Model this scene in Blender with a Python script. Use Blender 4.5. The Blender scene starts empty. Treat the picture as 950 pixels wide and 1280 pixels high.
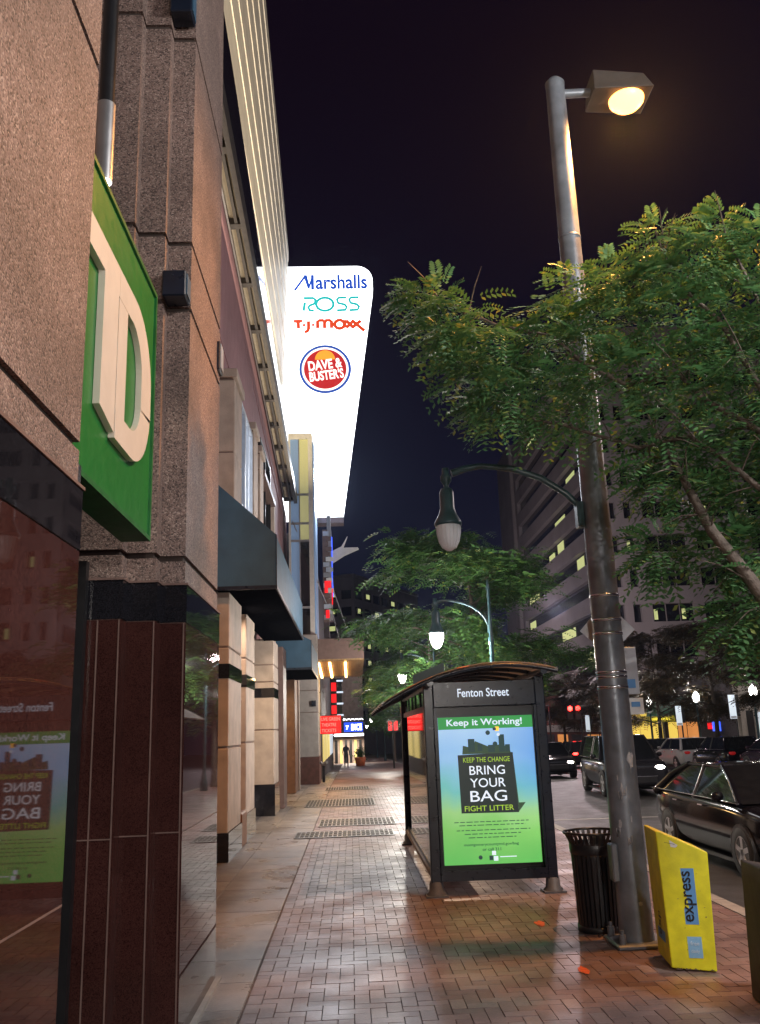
import bpy, bmesh, math, random
from mathutils import Vector, Matrix
random.seed(7)
C = bpy.context.scene
COL = C.collection
S = 1.2                       # plan units -> metres
PI = math.pi

# ------------------------------------------------------------------ materials
def nodes_of(name):
    m = bpy.data.materials.new(name); m.use_nodes = True
    nt = m.node_tree
    return m, nt, nt.nodes['Principled BSDF']

def setp(b, **k):
    for n, v in k.items():
        b.inputs[n.replace('_', ' ')].default_value = v

def rgba(c): return (c[0], c[1], c[2], 1)

def mat(name, col, rough=.6, metal=0., var=.25, scale=6., bump=.0, bscale=60., rvar=.1, spec=.5, emit=None, es=0.):
    """a base colour broken up by noise, roughness broken up by another noise, optional bump"""
    m, nt, b = nodes_of(name); N, L = nt.nodes, nt.links
    tc = N.new('ShaderNodeTexCoord')
    n1 = N.new('ShaderNodeTexNoise'); setp(n1, Scale=scale, Detail=6.)
    L.new(tc.outputs['Object'], n1.inputs['Vector'])
    r = N.new('ShaderNodeValToRGB')
    r.color_ramp.elements[0].position = .3; r.color_ramp.elements[1].position = .7
    r.color_ramp.elements[0].color = rgba([c*(1-var) for c in col]); r.color_ramp.elements[1].color = rgba([min(1, c*(1+var)) for c in col])
    L.new(n1.outputs['Fac'], r.inputs['Fac']); L.new(r.outputs['Color'], b.inputs['Base Color'])
    n2 = N.new('ShaderNodeTexNoise'); setp(n2, Scale=scale*2.7, Detail=4.)
    L.new(tc.outputs['Object'], n2.inputs['Vector'])
    mr = N.new('ShaderNodeMapRange'); mr.inputs['To Min'].default_value = max(.02, rough-rvar); mr.inputs['To Max'].default_value = min(1, rough+rvar)
    L.new(n2.outputs['Fac'], mr.inputs['Value']); L.new(mr.outputs['Result'], b.inputs['Roughness'])
    setp(b, Metallic=metal); b.inputs['Specular IOR Level'].default_value = spec
    if bump:
        n3 = N.new('ShaderNodeTexNoise'); setp(n3, Scale=bscale, Detail=4.); L.new(tc.outputs['Object'], n3.inputs['Vector'])
        bp = N.new('ShaderNodeBump'); setp(bp, Strength=bump, Distance=.02); L.new(n3.outputs['Fac'], bp.inputs['Height']); L.new(bp.outputs['Normal'], b.inputs['Normal'])
    if emit: b.inputs['Emission Color'].default_value = rgba(emit); b.inputs['Emission Strength'].default_value = es
    return m

def emis(name, col, s):
    m, nt, b = nodes_of(name)
    setp(b, Base_Color=rgba([.6*c for c in col]), Roughness=.4)
    b.inputs['Emission Color'].default_value = rgba(col); b.inputs['Emission Strength'].default_value = s
    return m

def aggregate(name, cols, scale=95, rough=.75, bump=.5):
    """exposed-aggregate stone: voronoi pebbles each with its own colour"""
    m, nt, b = nodes_of(name); N, L = nt.nodes, nt.links
    tc = N.new('ShaderNodeTexCoord')
    v = N.new('ShaderNodeTexVoronoi'); setp(v, Scale=scale); L.new(tc.outputs['Object'], v.inputs['Vector'])
    sx = N.new('ShaderNodeSeparateColor'); L.new(v.outputs['Color'], sx.inputs['Color'])
    r = N.new('ShaderNodeValToRGB'); r.color_ramp.interpolation = 'LINEAR'
    e = r.color_ramp.elements
    while len(e) < len(cols): e.new(.5)
    for i, c in enumerate(cols): e[i].position = i/(len(cols)-1); e[i].color = rgba(c)
    L.new(sx.outputs['Red'], r.inputs['Fac'])
    n = N.new('ShaderNodeTexNoise'); setp(n, Scale=1.3, Detail=8., Roughness=.62); L.new(tc.outputs['Object'], n.inputs['Vector'])
    mr = N.new('ShaderNodeMapRange'); mr.inputs['From Min'].default_value = .3; mr.inputs['From Max'].default_value = .7; mr.inputs['To Min'].default_value = .62; mr.inputs['To Max'].default_value = 1.25; L.new(n.outputs['Fac'], mr.inputs['Value'])
    mx = N.new('ShaderNodeMix'); mx.data_type = 'RGBA'; mx.blend_type = 'MULTIPLY'; mx.inputs[0].default_value = 1
    L.new(r.outputs['Color'], mx.inputs[6]); L.new(mr.outputs['Result'], mx.inputs[7]); L.new(mx.outputs[2], b.inputs['Base Color'])
    setp(b, Roughness=rough)
    bp = N.new('ShaderNodeBump'); setp(bp, Strength=bump, Distance=.006); L.new(v.outputs['Distance'], bp.inputs['Height']); bp.invert = True
    L.new(bp.outputs['Normal'], b.inputs['Normal'])
    return m

def polished(name, cols, rough=.1, scale=160, spec=.5, coat=0.):
    m = aggregate(name, cols, scale, rough, .0)
    b = m.node_tree.nodes['Principled BSDF']
    for l in list(b.inputs['Normal'].links): m.node_tree.links.remove(l)
    b.inputs['Specular IOR Level'].default_value = spec
    b.inputs['Coat Weight'].default_value = coat; b.inputs['Coat Roughness'].default_value = .05
    return m

def islands(name, cols, rough, rvar, spec=.5, wet=True):
    """paving units: one colour per unit, worn blotches, patches of damp shine"""
    m, nt, b = nodes_of(name); N, L = nt.nodes, nt.links
    g = N.new('ShaderNodeNewGeometry'); tc = N.new('ShaderNodeTexCoord')
    r = N.new('ShaderNodeValToRGB'); e = r.color_ramp.elements
    while len(e) < len(cols): e.new(.5)
    for i, c in enumerate(cols): e[i].position = i/(len(cols)-1); e[i].color = rgba(c)
    L.new(g.outputs['Random Per Island'], r.inputs['Fac'])
    n = N.new('ShaderNodeTexNoise'); setp(n, Scale=.9, Detail=8., Roughness=.65); L.new(tc.outputs['Object'], n.inputs['Vector'])
    mr = N.new('ShaderNodeMapRange'); setp(mr, From_Min=.3, From_Max=.7, To_Min=.48, To_Max=1.25); L.new(n.outputs['Fac'], mr.inputs['Value'])
    n2 = N.new('ShaderNodeTexNoise'); setp(n2, Scale=45., Detail=5.); L.new(tc.outputs['Object'], n2.inputs['Vector'])
    m2 = N.new('ShaderNodeMapRange'); setp(m2, To_Min=.7, To_Max=1.3); L.new(n2.outputs['Fac'], m2.inputs['Value'])
    mu = N.new('ShaderNodeMath'); mu.operation = 'MULTIPLY'; L.new(mr.outputs['Result'], mu.inputs[0]); L.new(m2.outputs['Result'], mu.inputs[1])
    mx = N.new('ShaderNodeMix'); mx.data_type = 'RGBA'; mx.blend_type = 'MULTIPLY'; mx.inputs[0].default_value = 1
    L.new(r.outputs['Color'], mx.inputs[6]); L.new(mu.outputs['Value'], mx.inputs[7]); L.new(mx.outputs[2], b.inputs['Base Color'])
    n3 = N.new('ShaderNodeTexNoise'); setp(n3, Scale=1.6, Detail=5.); L.new(tc.outputs['Object'], n3.inputs['Vector'])
    m3 = N.new('ShaderNodeMapRange'); setp(m3, From_Min=.35, From_Max=.65, To_Min=rough-rvar, To_Max=rough+rvar); L.new(n3.outputs['Fac'], m3.inputs['Value'])
    L.new(m3.outputs['Result'], b.inputs['Roughness'])
    bp = N.new('ShaderNodeBump'); setp(bp, Strength=.35, Distance=.004); L.new(n2.outputs['Fac'], bp.inputs['Height']); L.new(bp.outputs['Normal'], b.inputs['Normal'])
    b.inputs['Specular IOR Level'].default_value = spec
    return m

def glass_pane(name, tint, see=.8, rough=.03):
    m, nt, b = nodes_of(name); N, L = nt.nodes, nt.links
    t = N.new('ShaderNodeBsdfTransparent'); t.inputs['Color'].default_value = rgba(tint)
    g = N.new('ShaderNodeBsdfGlossy'); g.inputs['Roughness'].default_value = rough
    fr = N.new('ShaderNodeFresnel'); fr.inputs['IOR'].default_value = 1.5
    ad = N.new('ShaderNodeMath'); ad.operation = 'ADD'; ad.inputs[1].default_value = 1-see-.04; L.new(fr.outputs['Fac'], ad.inputs[0])
    mx = N.new('ShaderNodeMixShader'); L.new(ad.outputs['Value'], mx.inputs[0]); L.new(t.outputs[0], mx.inputs[1]); L.new(g.outputs[0], mx.inputs[2])
    L.new(mx.outputs[0], N['Material Output'].inputs['Surface'])
    return m

def leaf_mat(name, a, b_, sub=.35):
    m, nt, b = nodes_of(name); N, L = nt.nodes, nt.links
    g = N.new('ShaderNodeNewGeometry'); r = N.new('ShaderNodeValToRGB'); e = r.color_ramp.elements
    e[0].color = rgba(a); e[1].color = rgba(b_); e.new(.93).color = rgba(b_); e[2].color = rgba((b_[0]*2.2, b_[1]*1.2, b_[2]*.8))
    e[1].position = .85
    L.new(g.outputs['Random Per Island'], r.inputs['Fac'])
    L.new(r.outputs['Color'], b.inputs['Base Color']); setp(b, Roughness=.5)
    t = N.new('ShaderNodeBsdfTranslucent'); L.new(r.outputs['Color'], t.inputs['Color'])
    mx = N.new('ShaderNodeMixShader'); mx.inputs[0].default_value = sub
    L.new(b.outputs[0], mx.inputs[1]); L.new(t.outputs[0], mx.inputs[2]); L.new(mx.outputs[0], N['Material Output'].inputs['Surface'])
    return m

M = {}
M['agg'] = aggregate('exposed_aggregate', [(.04, .028, .026), (.135, .094, .082), (.235, .168, .147), (.18, .114, .098), (.38, .295, .255)], 105, .7, .5)
M['agg_joint'] = mat('aggregate_joint', (.05, .035, .03), .9)
M['redgran'] = polished('red_granite', [(.02, .006, .006), (.048, .018, .016), (.065, .026, .022), (.036, .012, .01)], .026, 190, .2)
M['blackgran'] = polished('black_granite', [(.006, .006, .008), (.014, .014, .018), (.02, .02, .026)], .03, 190, .6)
M['joint'] = mat('stone_joint', (.16, .1, .085), .8)
M['cream'] = mat('cream_limestone', (.44, .35, .29), .7, var=.18, bump=.15, scale=3)
M['creamjoint'] = mat('limestone_joint', (.2, .14, .12), .9)
M['pink'] = mat('rose_render', (.3, .155, .165), .85, var=.1, bump=.12, scale=3)
M['brownstone'] = mat('brown_stone', (.2, .095, .05), .5, var=.2, bump=.1)
M['greystone'] = mat('grey_block', (.34, .31, .29), .8, var=.12, bump=.2, scale=4)
M['maroon'] = mat('maroon_base', (.11, .045, .035), .5)
M['black'] = mat('black_metal', (.012, .012, .014), .35, var=.2)
M['darkglass'] = mat('dark_glass', (.008, .009, .012), .05, rvar=.02, spec=.8)
M['navy'] = mat('navy_metal', (.006, .011, .024), .3, var=.25, spec=.5)
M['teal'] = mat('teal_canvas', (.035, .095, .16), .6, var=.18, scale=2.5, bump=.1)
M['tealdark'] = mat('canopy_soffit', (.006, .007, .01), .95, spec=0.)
M['alu'] = mat('dull_aluminium', (.42, .42, .43), .35, metal=.8, var=.1)
M['whitemetal'] = mat('white_metal', (.7, .68, .64), .45, var=.07)
M['bandwhite'] = mat('white_ribbed_cladding', (.66, .62, .56), .5, var=.08, scale=2)
M['beige'] = mat('beige_soffit', (.5, .43, .33), .7, var=.1)
M['ledge'] = mat('brown_grey_steel', (.055, .047, .042), .5)
M['bronze'] = mat('bronze_cladding', (.16, .1, .085), .5, var=.15)
M['wood'] = mat('slatted_wood', (.36, .22, .1), .5, var=.25)
M['green'] = mat('green_sign_face', (.014, .17, .03), .35, var=.06)
M['greendark'] = mat('green_sign_edge', (.012, .13, .03), .4)
M['letter'] = mat('cream_letter', (.66, .6, .52), .45, var=.05)
M['galv'] = mat('weathered_galvanised', (.19, .21, .24), .38, metal=.3, var=.3, scale=5, bump=.08, bscale=30)
M['strap'] = mat('steel_strap', (.6, .6, .62), .22, metal=1., var=.1)
M['sticker'] = mat('torn_sticker', (.42, .42, .44), .7, var=.3, scale=30)
M['lampgreen'] = mat('lamp_green_metal', (.03, .075, .09), .35, var=.2)
M['yellow'] = mat('yellow_box_paint', (.78, .73, .02), .45, var=.14, scale=9, bump=.05)
M['ybl'] = mat('blue_label', (.12, .33, .68), .5, var=.06)
M['ybl2'] = mat('pale_blue_label', (.25, .5, .75), .5, var=.06)
M['paleletter'] = mat('pale_print', (.55, .68, .8), .6)
M['ink'] = mat('black_ink', (.006, .007, .012), .5)
M['white'] = mat('white_paint', (.75, .75, .75), .5, var=.06)
M['signback'] = mat('sign_sheet', (.5, .53, .58), .4, metal=.3, var=.1)
M['binblack'] = mat('bin_black', (.014, .015, .018), .38, var=.2)
M['brownbox'] = mat('brown_box', (.055, .04, .03), .6, var=.2)
M['asphalt'] = mat('asphalt', (.05, .047, .048), .5, var=.3, scale=1.2, bump=.35, bscale=120, rvar=.14)
M['roadpaint'] = mat('road_paint', (.55, .54, .5), .6, var=.2, scale=9)
M['kerb'] = mat('kerb_stone', (.3, .28, .26), .7, var=.18, bump=.2)
M['mortar'] = mat('paving_bed', (.12, .088, .082), .85)
M['brick'] = islands('brick_pavers', [(.17, .105, .1), (.21, .135, .128), (.25, .165, .155), (.185, .108, .1), (.225, .155, .15), (.27, .19, .175)], .46, .09)
M['slab'] = islands('stone_slabs', [(.2, .175, .17), (.26, .23, .22), (.23, .2, .195), (.3, .265, .255)], .36, .12)
M['orange'] = mat('orange_spray', (.65, .12, .02), .6, var=.3, scale=25)
M['bark'] = mat('grey_bark', (.11, .085, .07), .8, var=.35, scale=14, bump=.6, bscale=40)
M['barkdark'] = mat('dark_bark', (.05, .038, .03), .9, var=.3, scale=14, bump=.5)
M['leaf'] = leaf_mat('locust_leaf', (.055, .165, .06), (.115, .25, .09))
M['leafmid'] = leaf_mat('street_tree_leaf', (.045, .13, .035), (.09, .2, .055))
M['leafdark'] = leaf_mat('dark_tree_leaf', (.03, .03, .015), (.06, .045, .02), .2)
M['officeconc'] = mat('office_concrete', (.3, .275, .27), .85, var=.12, scale=.4)
M['officedark'] = mat('office_glazing', (.01, .01, .013), .1, spec=.7)
M['shopwhite'] = mat('shop_white_render', (.5, .47, .42), .8, var=.12)
M['shopbrick'] = mat('shop_brick', (.2, .06, .045), .85, var=.25)
M['shopdark'] = mat('shop_dark_front', (.05, .045, .05), .6)
M['awngreen'] = mat('green_awning', (.02, .22, .1), .6)
M['tyre'] = mat('tyre_rubber', (.012, .012, .013), .8)
M['rim'] = mat('alloy_rim', (.75, .75, .78), .35, metal=.9, var=.1)
M['carglass'] = mat('car_glass', (.012, .014, .016), .04, rvar=.01, spec=.8)
M['chrome'] = mat('chrome_trim', (.75, .75, .78), .12, metal=1., var=.05)
M['plate'] = mat('licence_plate', (.6, .6, .62), .5)
M['grate'] = mat('grate_iron', (.2, .19, .18), .35, metal=.7, var=.3)
M['pit'] = mat('grate_pit', (.05, .045, .04), .8)
M['beigepoly'] = leaf_mat('roof_polycarbonate', (.42, .37, .31), (.46, .4, .34), .5)
M['panelglass'] = glass_pane('shelter_glass', (.72, .62, .55), .78)
M['castiron'] = mat('cast_foot', (.1, .105, .12), .5, var=.3, bump=.2)
M['lensclear'] = mat('lamp_lens', (.78, .82, .86), .12, var=.1, spec=.7)
M['skin'] = mat('skin', (.4, .25, .18), .6); M['cloth'] = mat('dark_cloth', (.03, .03, .04), .9)
M['planter'] = mat('orange_planter', (.5, .12, .03), .6)
# things that give off light
M['e_sign'] = emis('sign_white', (.93, .96, 1.), 3.2)
M['e_sodium'] = emis('sodium_lens', (1., .36, .08), 7.)
M['e_lamp'] = emis('lamp_globe', (1., .95, .9), 14.)
M['e_warm'] = emis('warm_tube', (1., .62, .22), 11.)
M['e_warmwin'] = emis('lit_window_warm', (.95, .75, .25), .55)
M['e_officewin'] = emis('lit_office_window', (.8, .85, .35), .5)
M['e_towerwin'] = emis('lit_tower_interior', (.75, .72, .33), .26)
M['e_coolwin'] = emis('lit_window_cool', (.75, .85, 1.), .9)
M['e_bluewin'] = emis('dim_blue_window', (.3, .45, .7), .2)
M['e_red'] = emis('red_led', (1., .012, .016), .85)
M['e_redtext'] = emis('red_led_text', (1., .16, .14), 1.5)
M['e_blue'] = emis('blue_neon', (.05, .12, 1.), 1.6)
M['e_bluesign'] = emis('blue_sign_face', (.02, .08, .85), 1.3)
M['e_white'] = emis('white_bulbs', (1., .98, 1.), 6.)
M['e_tail'] = emis('tail_lamp', (1., .02, .015), 18.)
M['e_taildim'] = emis('tail_lens', (.5, .01, .01), .22)
M['e_head'] = emis('head_lamp', (1., .93, .85), 22.)
M['e_headdim'] = emis('head_lens', (.8, .85, 1.), 2.2)
M['e_amber'] = emis('amber_lens', (1., .5, .05), 1.2)
M['e_shopyellow'] = emis('shop_interior_yellow', (1., .7, .12), .75)
M['e_shoporange'] = emis('shop_interior_orange', (1., .38, .1), .5)
M['e_shopcool'] = emis('shop_interior_cool', (.8, .9, 1.), .5)
M['e_yellowtext'] = emis('yellow_sign_text', (1., .8, .05), 1.)
M['e_marsh'] = emis('blue_letters', (.015, .09, .62), .6)
M['e_ross'] = emis('aqua_letters', (.02, .5, .5), .75)
M['e_tj'] = emis('orange_red_letters', (.75, .07, .02), .7)
M['e_ring'] = emis('ring_blue', (.03, .1, .5), .6)
M['e_disc'] = emis('disc_red', (.55, .02, .025), .65)
M['e_sun'] = emis('disc_yellow', (1., .4, .04), .75)
M['e_discw'] = emis('disc_lettering', (1., .95, .92), 1.1)
M['e_title'] = emis('shelter_title', (.75, .85, 1.), .7)
M['p_head'] = emis('poster_header', (.035, .36, .08), .58)
M['p_white'] = emis('poster_white', (.7, .82, .95), .8)
M['p_bag'] = emis('poster_bag', (.02, .035, .035), .5)
M['p_bag2'] = emis('poster_bag_side', (.04, .09, .05), .5)
M['p_lime'] = emis('poster_lime', (.35, .6, .05), .7)
M['p_ink'] = emis('poster_ink', (.01, .11, .06), .5)
M['p_bin'] = emis('poster_dark_item', (.02, .06, .06), .6)

def poster_mat():
    m, nt, b = nodes_of('poster_print'); N, L = nt.nodes, nt.links
    tc = N.new('ShaderNodeTexCoord'); sp = N.new('ShaderNodeSeparateXYZ'); L.new(tc.outputs['Generated'], sp.inputs[0])
    n = N.new('ShaderNodeTexNoise'); setp(n, Scale=2.4, Detail=2.); L.new(tc.outputs['Generated'], n.inputs['Vector'])
    a = N.new('ShaderNodeMath'); a.operation = 'MULTIPLY_ADD'; a.inputs[1].default_value = .3; L.new(n.outputs['Fac'], a.inputs[0]); L.new(sp.outputs['Z'], a.inputs[2])
    s = N.new('ShaderNodeMath'); s.operation = 'SUBTRACT'; s.inputs[1].default_value = .15; L.new(a.outputs[0], s.inputs[0])
    r = N.new('ShaderNodeValToRGB'); e = r.color_ramp.elements
    for p, c in ((.0, (.1, .42, .1)), (.24, (.16, .46, .12)), (.36, (.24, .5, .2)), (.5, (.13, .42, .42)), (.68, (.22, .44, .72)), (1., (.38, .56, .78))):
        if p in (0., 1.): el = e[0 if p == 0 else len(e)-1]; el.position = p
        else: el = e.new(p)
        el.color = rgba(c)
    L.new(s.outputs[0], r.inputs['Fac'])
    mx = N.new('ShaderNodeMix'); mx.data_type = 'RGBA'; mx.inputs[7].default_value = (.07, .24, .6, 1)
    rr = N.new('ShaderNodeMapRange'); setp(rr, From_Min=.5, From_Max=1.1, To_Min=0., To_Max=.75); L.new(sp.outputs['X'], rr.inputs['Value'])
    z2 = N.new('ShaderNodeMapRange'); setp(z2, From_Min=.3, From_Max=.6); L.new(sp.outputs['Z'], z2.inputs['Value'])
    mm = N.new('ShaderNodeMath'); mm.operation = 'MULTIPLY'; L.new(rr.outputs[0], mm.inputs[0]); L.new(z2.outputs[0], mm.inputs[1])
    L.new(mm.outputs[0], mx.inputs[0]); L.new(r.outputs['Color'], mx.inputs[6])
    L.new(mx.outputs[2], b.inputs['Emission Color']); b.inputs['Emission Strength'].default_value = .82
    L.new(mx.outputs[2], b.inputs['Base Color']); setp(b, Roughness=.15)
    return m
M['poster'] = poster_mat()

def carpaint(name, col, rough=.12):
    m = mat(name, col, rough, var=.05, rvar=.03, spec=.2)
    b = m.node_tree.nodes['Principled BSDF']; b.inputs['Coat Weight'].default_value = .25; b.inputs['Coat Roughness'].default_value = .04
    return m
M['paint_black'] = carpaint('black_car_paint', (.008, .008, .011))
M['paint_dark'] = carpaint('charcoal_car_paint', (.018, .018, .022))
M['paint_silver'] = carpaint('silver_car_paint', (.36, .35, .36), .3)
M['paint_maroon'] = carpaint('dark_violet_car_paint', (.03, .018, .03))
M['paint_grey'] = carpaint('grey_car_paint', (.14, .14, .15))

# ------------------------------------------------------------------ mesh helper
_txt = {}
def text_geo(s, bold=0., shear=0.):
    k = (s, bold, shear)
    if k in _txt: return _txt[k]
    cu = bpy.data.curves.new('lettering', 'FONT'); cu.body = s; cu.size = 1; cu.offset = bold; cu.shear = shear; cu.resolution_u = 4; cu.fill_mode = 'FRONT'
    o = bpy.data.objects.new('lettering', cu); COL.objects.link(o)
    dg = bpy.context.evaluated_depsgraph_get(); dg.update()
    me = bpy.data.meshes.new_from_object(o.evaluated_get(dg))
    vs = [(v.co.x, v.co.y) for v in me.vertices]; fs = [tuple(p.vertices) for p in me.polygons]
    bpy.data.objects.remove(o); bpy.data.curves.remove(cu); bpy.data.meshes.remove(me)
    x0 = min(v[0] for v in vs); x1 = max(v[0] for v in vs); y0 = min(v[1] for v in vs); y1 = max(v[1] for v in vs)
    _txt[k] = (vs, fs, (x0, x1, y0, y1)); return _txt[k]

class MB:
    def __init__(s, local=False, subs=0):
        s.v = []; s.f = []; s.mi = []; s.sm = []; s.mats = []; s.local = local; s.subs = subs
    def m(s, k):
        mt = M[k] if isinstance(k, str) else k
        if mt not in s.mats: s.mats.append(mt)
        return s.mats.index(mt)
    def add(s, vs, fs, k, smooth=False):
        o = len(s.v); s.v += [tuple(v) for v in vs]; i = s.m(k)
        for f in fs: s.f.append(tuple(o+a for a in f)); s.mi.append(i); s.sm.append(smooth)
        return s
    def box(s, x0, x1, y0, y1, z0, z1, k, bev=0.):
        if bev:
            b = bev; P = []
            for z, i in ((z0, b), (z0+b, 0), (z1-b, 0), (z1, b)):
                P += [(x0+i, y0+b, z), (x0+b, y0+i, z), (x1-b, y0+i, z), (x1-i, y0+b, z), (x1-i, y1-b, z), (x1-b, y1-i, z), (x0+b, y1-i, z), (x0+i, y1-b, z)]
            F = [tuple(range(7, -1, -1)), tuple(range(24, 32))]
            for r in range(3):
                for a in range(8): F.append((r*8+a, r*8+(a+1) % 8, r*8+8+(a+1) % 8, r*8+8+a))
            return s.add(P, F, k)
        P = [(x0, y0, z0), (x1, y0, z0), (x1, y1, z0), (x0, y1, z0), (x0, y0, z1), (x1, y0, z1), (x1, y1, z1), (x0, y1, z1)]
        return s.add(P, [(3, 2, 1, 0), (4, 5, 6, 7), (0, 1, 5, 4), (1, 2, 6, 5), (2, 3, 7, 6), (3, 0, 4, 7)], k)
    def obox(s, c, ax, ay, az, k):
        """box from a centre and three half-axis vectors"""
        c, ax, ay, az = map(Vector, (c, ax, ay, az))
        P = [c+i*ax+j*ay+l*az for l in (-1, 1) for i, j in ((-1, -1), (1, -1), (1, 1), (-1, 1))]
        return s.add(P, [(3, 2, 1, 0), (4, 5, 6, 7), (0, 1, 5, 4), (1, 2, 6, 5), (2, 3, 7, 6), (3, 0, 4, 7)], k)
    def prism(s, poly, axis, a, b, k):
        """2-d outline extruded along an axis: 'z' -> (x,y), 'y' -> (x,z), 'x' -> (y,z)"""
        g = {'z': lambda p, t: (p[0], p[1], t), 'y': lambda p, t: (p[0], t, p[1]), 'x': lambda p, t: (t, p[0], p[1])}[axis]
        n = len(poly); P = [g(p, a) for p in poly]+[g(p, b) for p in poly]
        F = [tuple(range(n-1, -1, -1)), tuple(range(n, 2*n))]+[(i, (i+1) % n, n+(i+1) % n, n+i) for i in range(n)]
        return s.add(P, F, k)
    def quad(s, a, b, c, d, k): return s.add([a, b, c, d], [(0, 1, 2, 3)], k)
    def hexa(s, A, B, k):
        """solid between two quads"""
        return s.add(list(A)+list(B), [(3, 2, 1, 0), (4, 5, 6, 7), (0, 1, 5, 4), (1, 2, 6, 5), (2, 3, 7, 6), (3, 0, 4, 7)], k)
    def tube(s, pts, rad, k, n=10, smooth=True, caps=True):
        pts = [Vector(p) for p in pts]; R = rad if isinstance(rad, (list, tuple)) else [rad]*len(pts)
        P = []; F = []; ref = None
        for i, p in enumerate(pts):
            t = (pts[min(i+1, len(pts)-1)]-pts[max(i-1, 0)]).normalized()
            if ref is None: ref = Vector((1, 0, 0)) if abs(t.x) < .9 else Vector((0, 1, 0))
            u = (ref-t*ref.dot(t)).normalized(); w = t.cross(u); ref = u
            for a in range(n):
                an = 2*PI*a/n; P.append(p+(u*math.cos(an)+w*math.sin(an))*R[i])
        for i in range(len(pts)-1):
            for a in range(n): F.append((i*n+a, i*n+(a+1) % n, (i+1)*n+(a+1) % n, (i+1)*n+a))
        s.add(P, F, k, smooth)
        if caps: s.add(P[:n], [tuple(range(n-1, -1, -1))], k); s.add(P[-n:], [tuple(range(n))], k)
        return s
    def lathe(s, prof, c, k, n=20, smooth=True):
        P = []; F = []
        for r, z in prof:
            for a in range(n):
                an = 2*PI*a/n; P.append((c[0]+r*math.cos(an), c[1]+r*math.sin(an), c[2]+z))
        for i in range(len(prof)-1):
            for a in range(n): F.append((i*n+a, i*n+(a+1) % n, (i+1)*n+(a+1) % n, (i+1)*n+a))
        return s.add(P, F, k, smooth)
    def plane_pts(s, pts, O, u, v, k, off=0.):
        O, u, v = Vector(O), Vector(u), Vector(v); n = u.cross(v).normalized()
        return s.add([O+u*a+v*b+n*off for a, b in pts], [tuple(range(len(pts)))], k)
    def slab(s, pts, O, u, v, k, off, th):
        O, u, v = Vector(O), Vector(u), Vector(v); n = u.cross(v).normalized(); m_ = len(pts)
        P = [O+u*a+v*b+n*off for a, b in pts]+[O+u*a+v*b+n*(off+th) for a, b in pts]
        return s.add(P, [tuple(range(m_-1, -1, -1)), tuple(range(m_, 2*m_))]+[(i, (i+1) % m_, m_+(i+1) % m_, m_+i) for i in range(m_)], k)
    def strip(s, A, B, O, u, v, k, off, th):
        """solid ribbon between two equal-length open outlines"""
        for i in range(len(A)-1):
            s.slab([A[i], A[i+1], B[i+1], B[i]], O, u, v, k, off, th)
        return s
    def stroke(s, pts, w, O, u, v, k, off, closed=False):
        n = len(pts); P = []; F = []
        for i in range(n):
            a = Vector(pts[(i-1) % n] if closed else pts[max(i-1, 0)]); b = Vector(pts[(i+1) % n] if closed else pts[min(i+1, n-1)])
            t = (b-a).normalized(); q = Vector((-t.y, t.x))*w/2; p = Vector(pts[i]); P += [p+q, p-q]
        m_ = n if closed else n-1
        O, u, v = Vector(O), Vector(u), Vector(v); nn = u.cross(v).normalized()
        for i in range(m_): j = (i+1) % n; F.append((2*i, 2*i+1, 2*j+1, 2*j))
        return s.add([O+u*p.x+v*p.y+nn*off for p in P], F, k)
    def disc(s, c, r, O, u, v, k, off, n=36, a0=0, a1=2*PI):
        pts = [(c[0]+r*math.cos(a0+(a1-a0)*i/n), c[1]+r*math.sin(a0+(a1-a0)*i/n)) for i in range(n+(0 if a1-a0 > 6.2 else 1))]
        return s.plane_pts(pts, O, u, v, k, off)
    def text(s, t, O, u, v, h, k, w=None, off=.004, bold=0., rot=0., shear=0.):
        """flat lettering centred on O; h = height of the letters' box, w = its width"""
        vs, fs, (x0, x1, y0, y1) = text_geo(t, bold, shear)
        sy = h/(y1-y0); sx = (w/(x1-x0)) if w else sy; cx, cy = (x0+x1)/2, (y0+y1)/2
        O, u, v = Vector(O), Vector(u), Vector(v); n = u.cross(v).normalized(); cr, sr = math.cos(rot), math.sin(rot)
        P = []
        for x, y in vs:
            a, b = (x-cx)*sx, (y-cy)*sy; a, b = a*cr-b*sr, a*sr+b*cr; P.append(O+u*a+v*b+n*off)
        return s.add(P, fs, k)
    def build(s, name, parent=None, bevel=0.):
        vs = s.v
        if not s.local: vs = [(a*S, b*S, c*S) for a, b, c in vs]
        loc = Vector((0, 0, 0))
        if parent is not None:
            if not s.local:
                r = parent
                while r.parent: r = r.parent
                L_ = r.location; vs = [(a-L_.x, b-L_.y, c-L_.z) for a, b, c in vs]
        elif not s.local:
            xs, ys, zs = zip(*vs); loc = Vector(((min(xs)+max(xs))/2, (min(ys)+max(ys))/2, min(zs)))
            vs = [(a-loc.x, b-loc.y, c-loc.z) for a, b, c in vs]
        me = bpy.data.meshes.new(name); me.from_pydata(vs, [], s.f)
        for m_ in s.mats: me.materials.append(m_)
        me.polygons.foreach_set('material_index', s.mi); me.polygons.foreach_set('use_smooth', s.sm); me.update()
        o = bpy.data.objects.new(name, me); COL.objects.link(o); o.location = loc
        if parent is not None: o.parent = parent
        if s.subs:
            md = o.modifiers.new('smooth', 'SUBSURF'); md.levels = md.render_levels = s.subs
        if bevel:
            md = o.modifiers.new('bevel', 'BEVEL'); md.width = bevel; md.segments = 2; md.limit_method = 'ANGLE'
        return o

def tag(o, label=None, cat=None, group=None, kind=None):
    if label: o['label'] = label
    if cat: o['category'] = cat
    if group: o['group'] = group
    if kind: o['kind'] = kind
    return o

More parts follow.
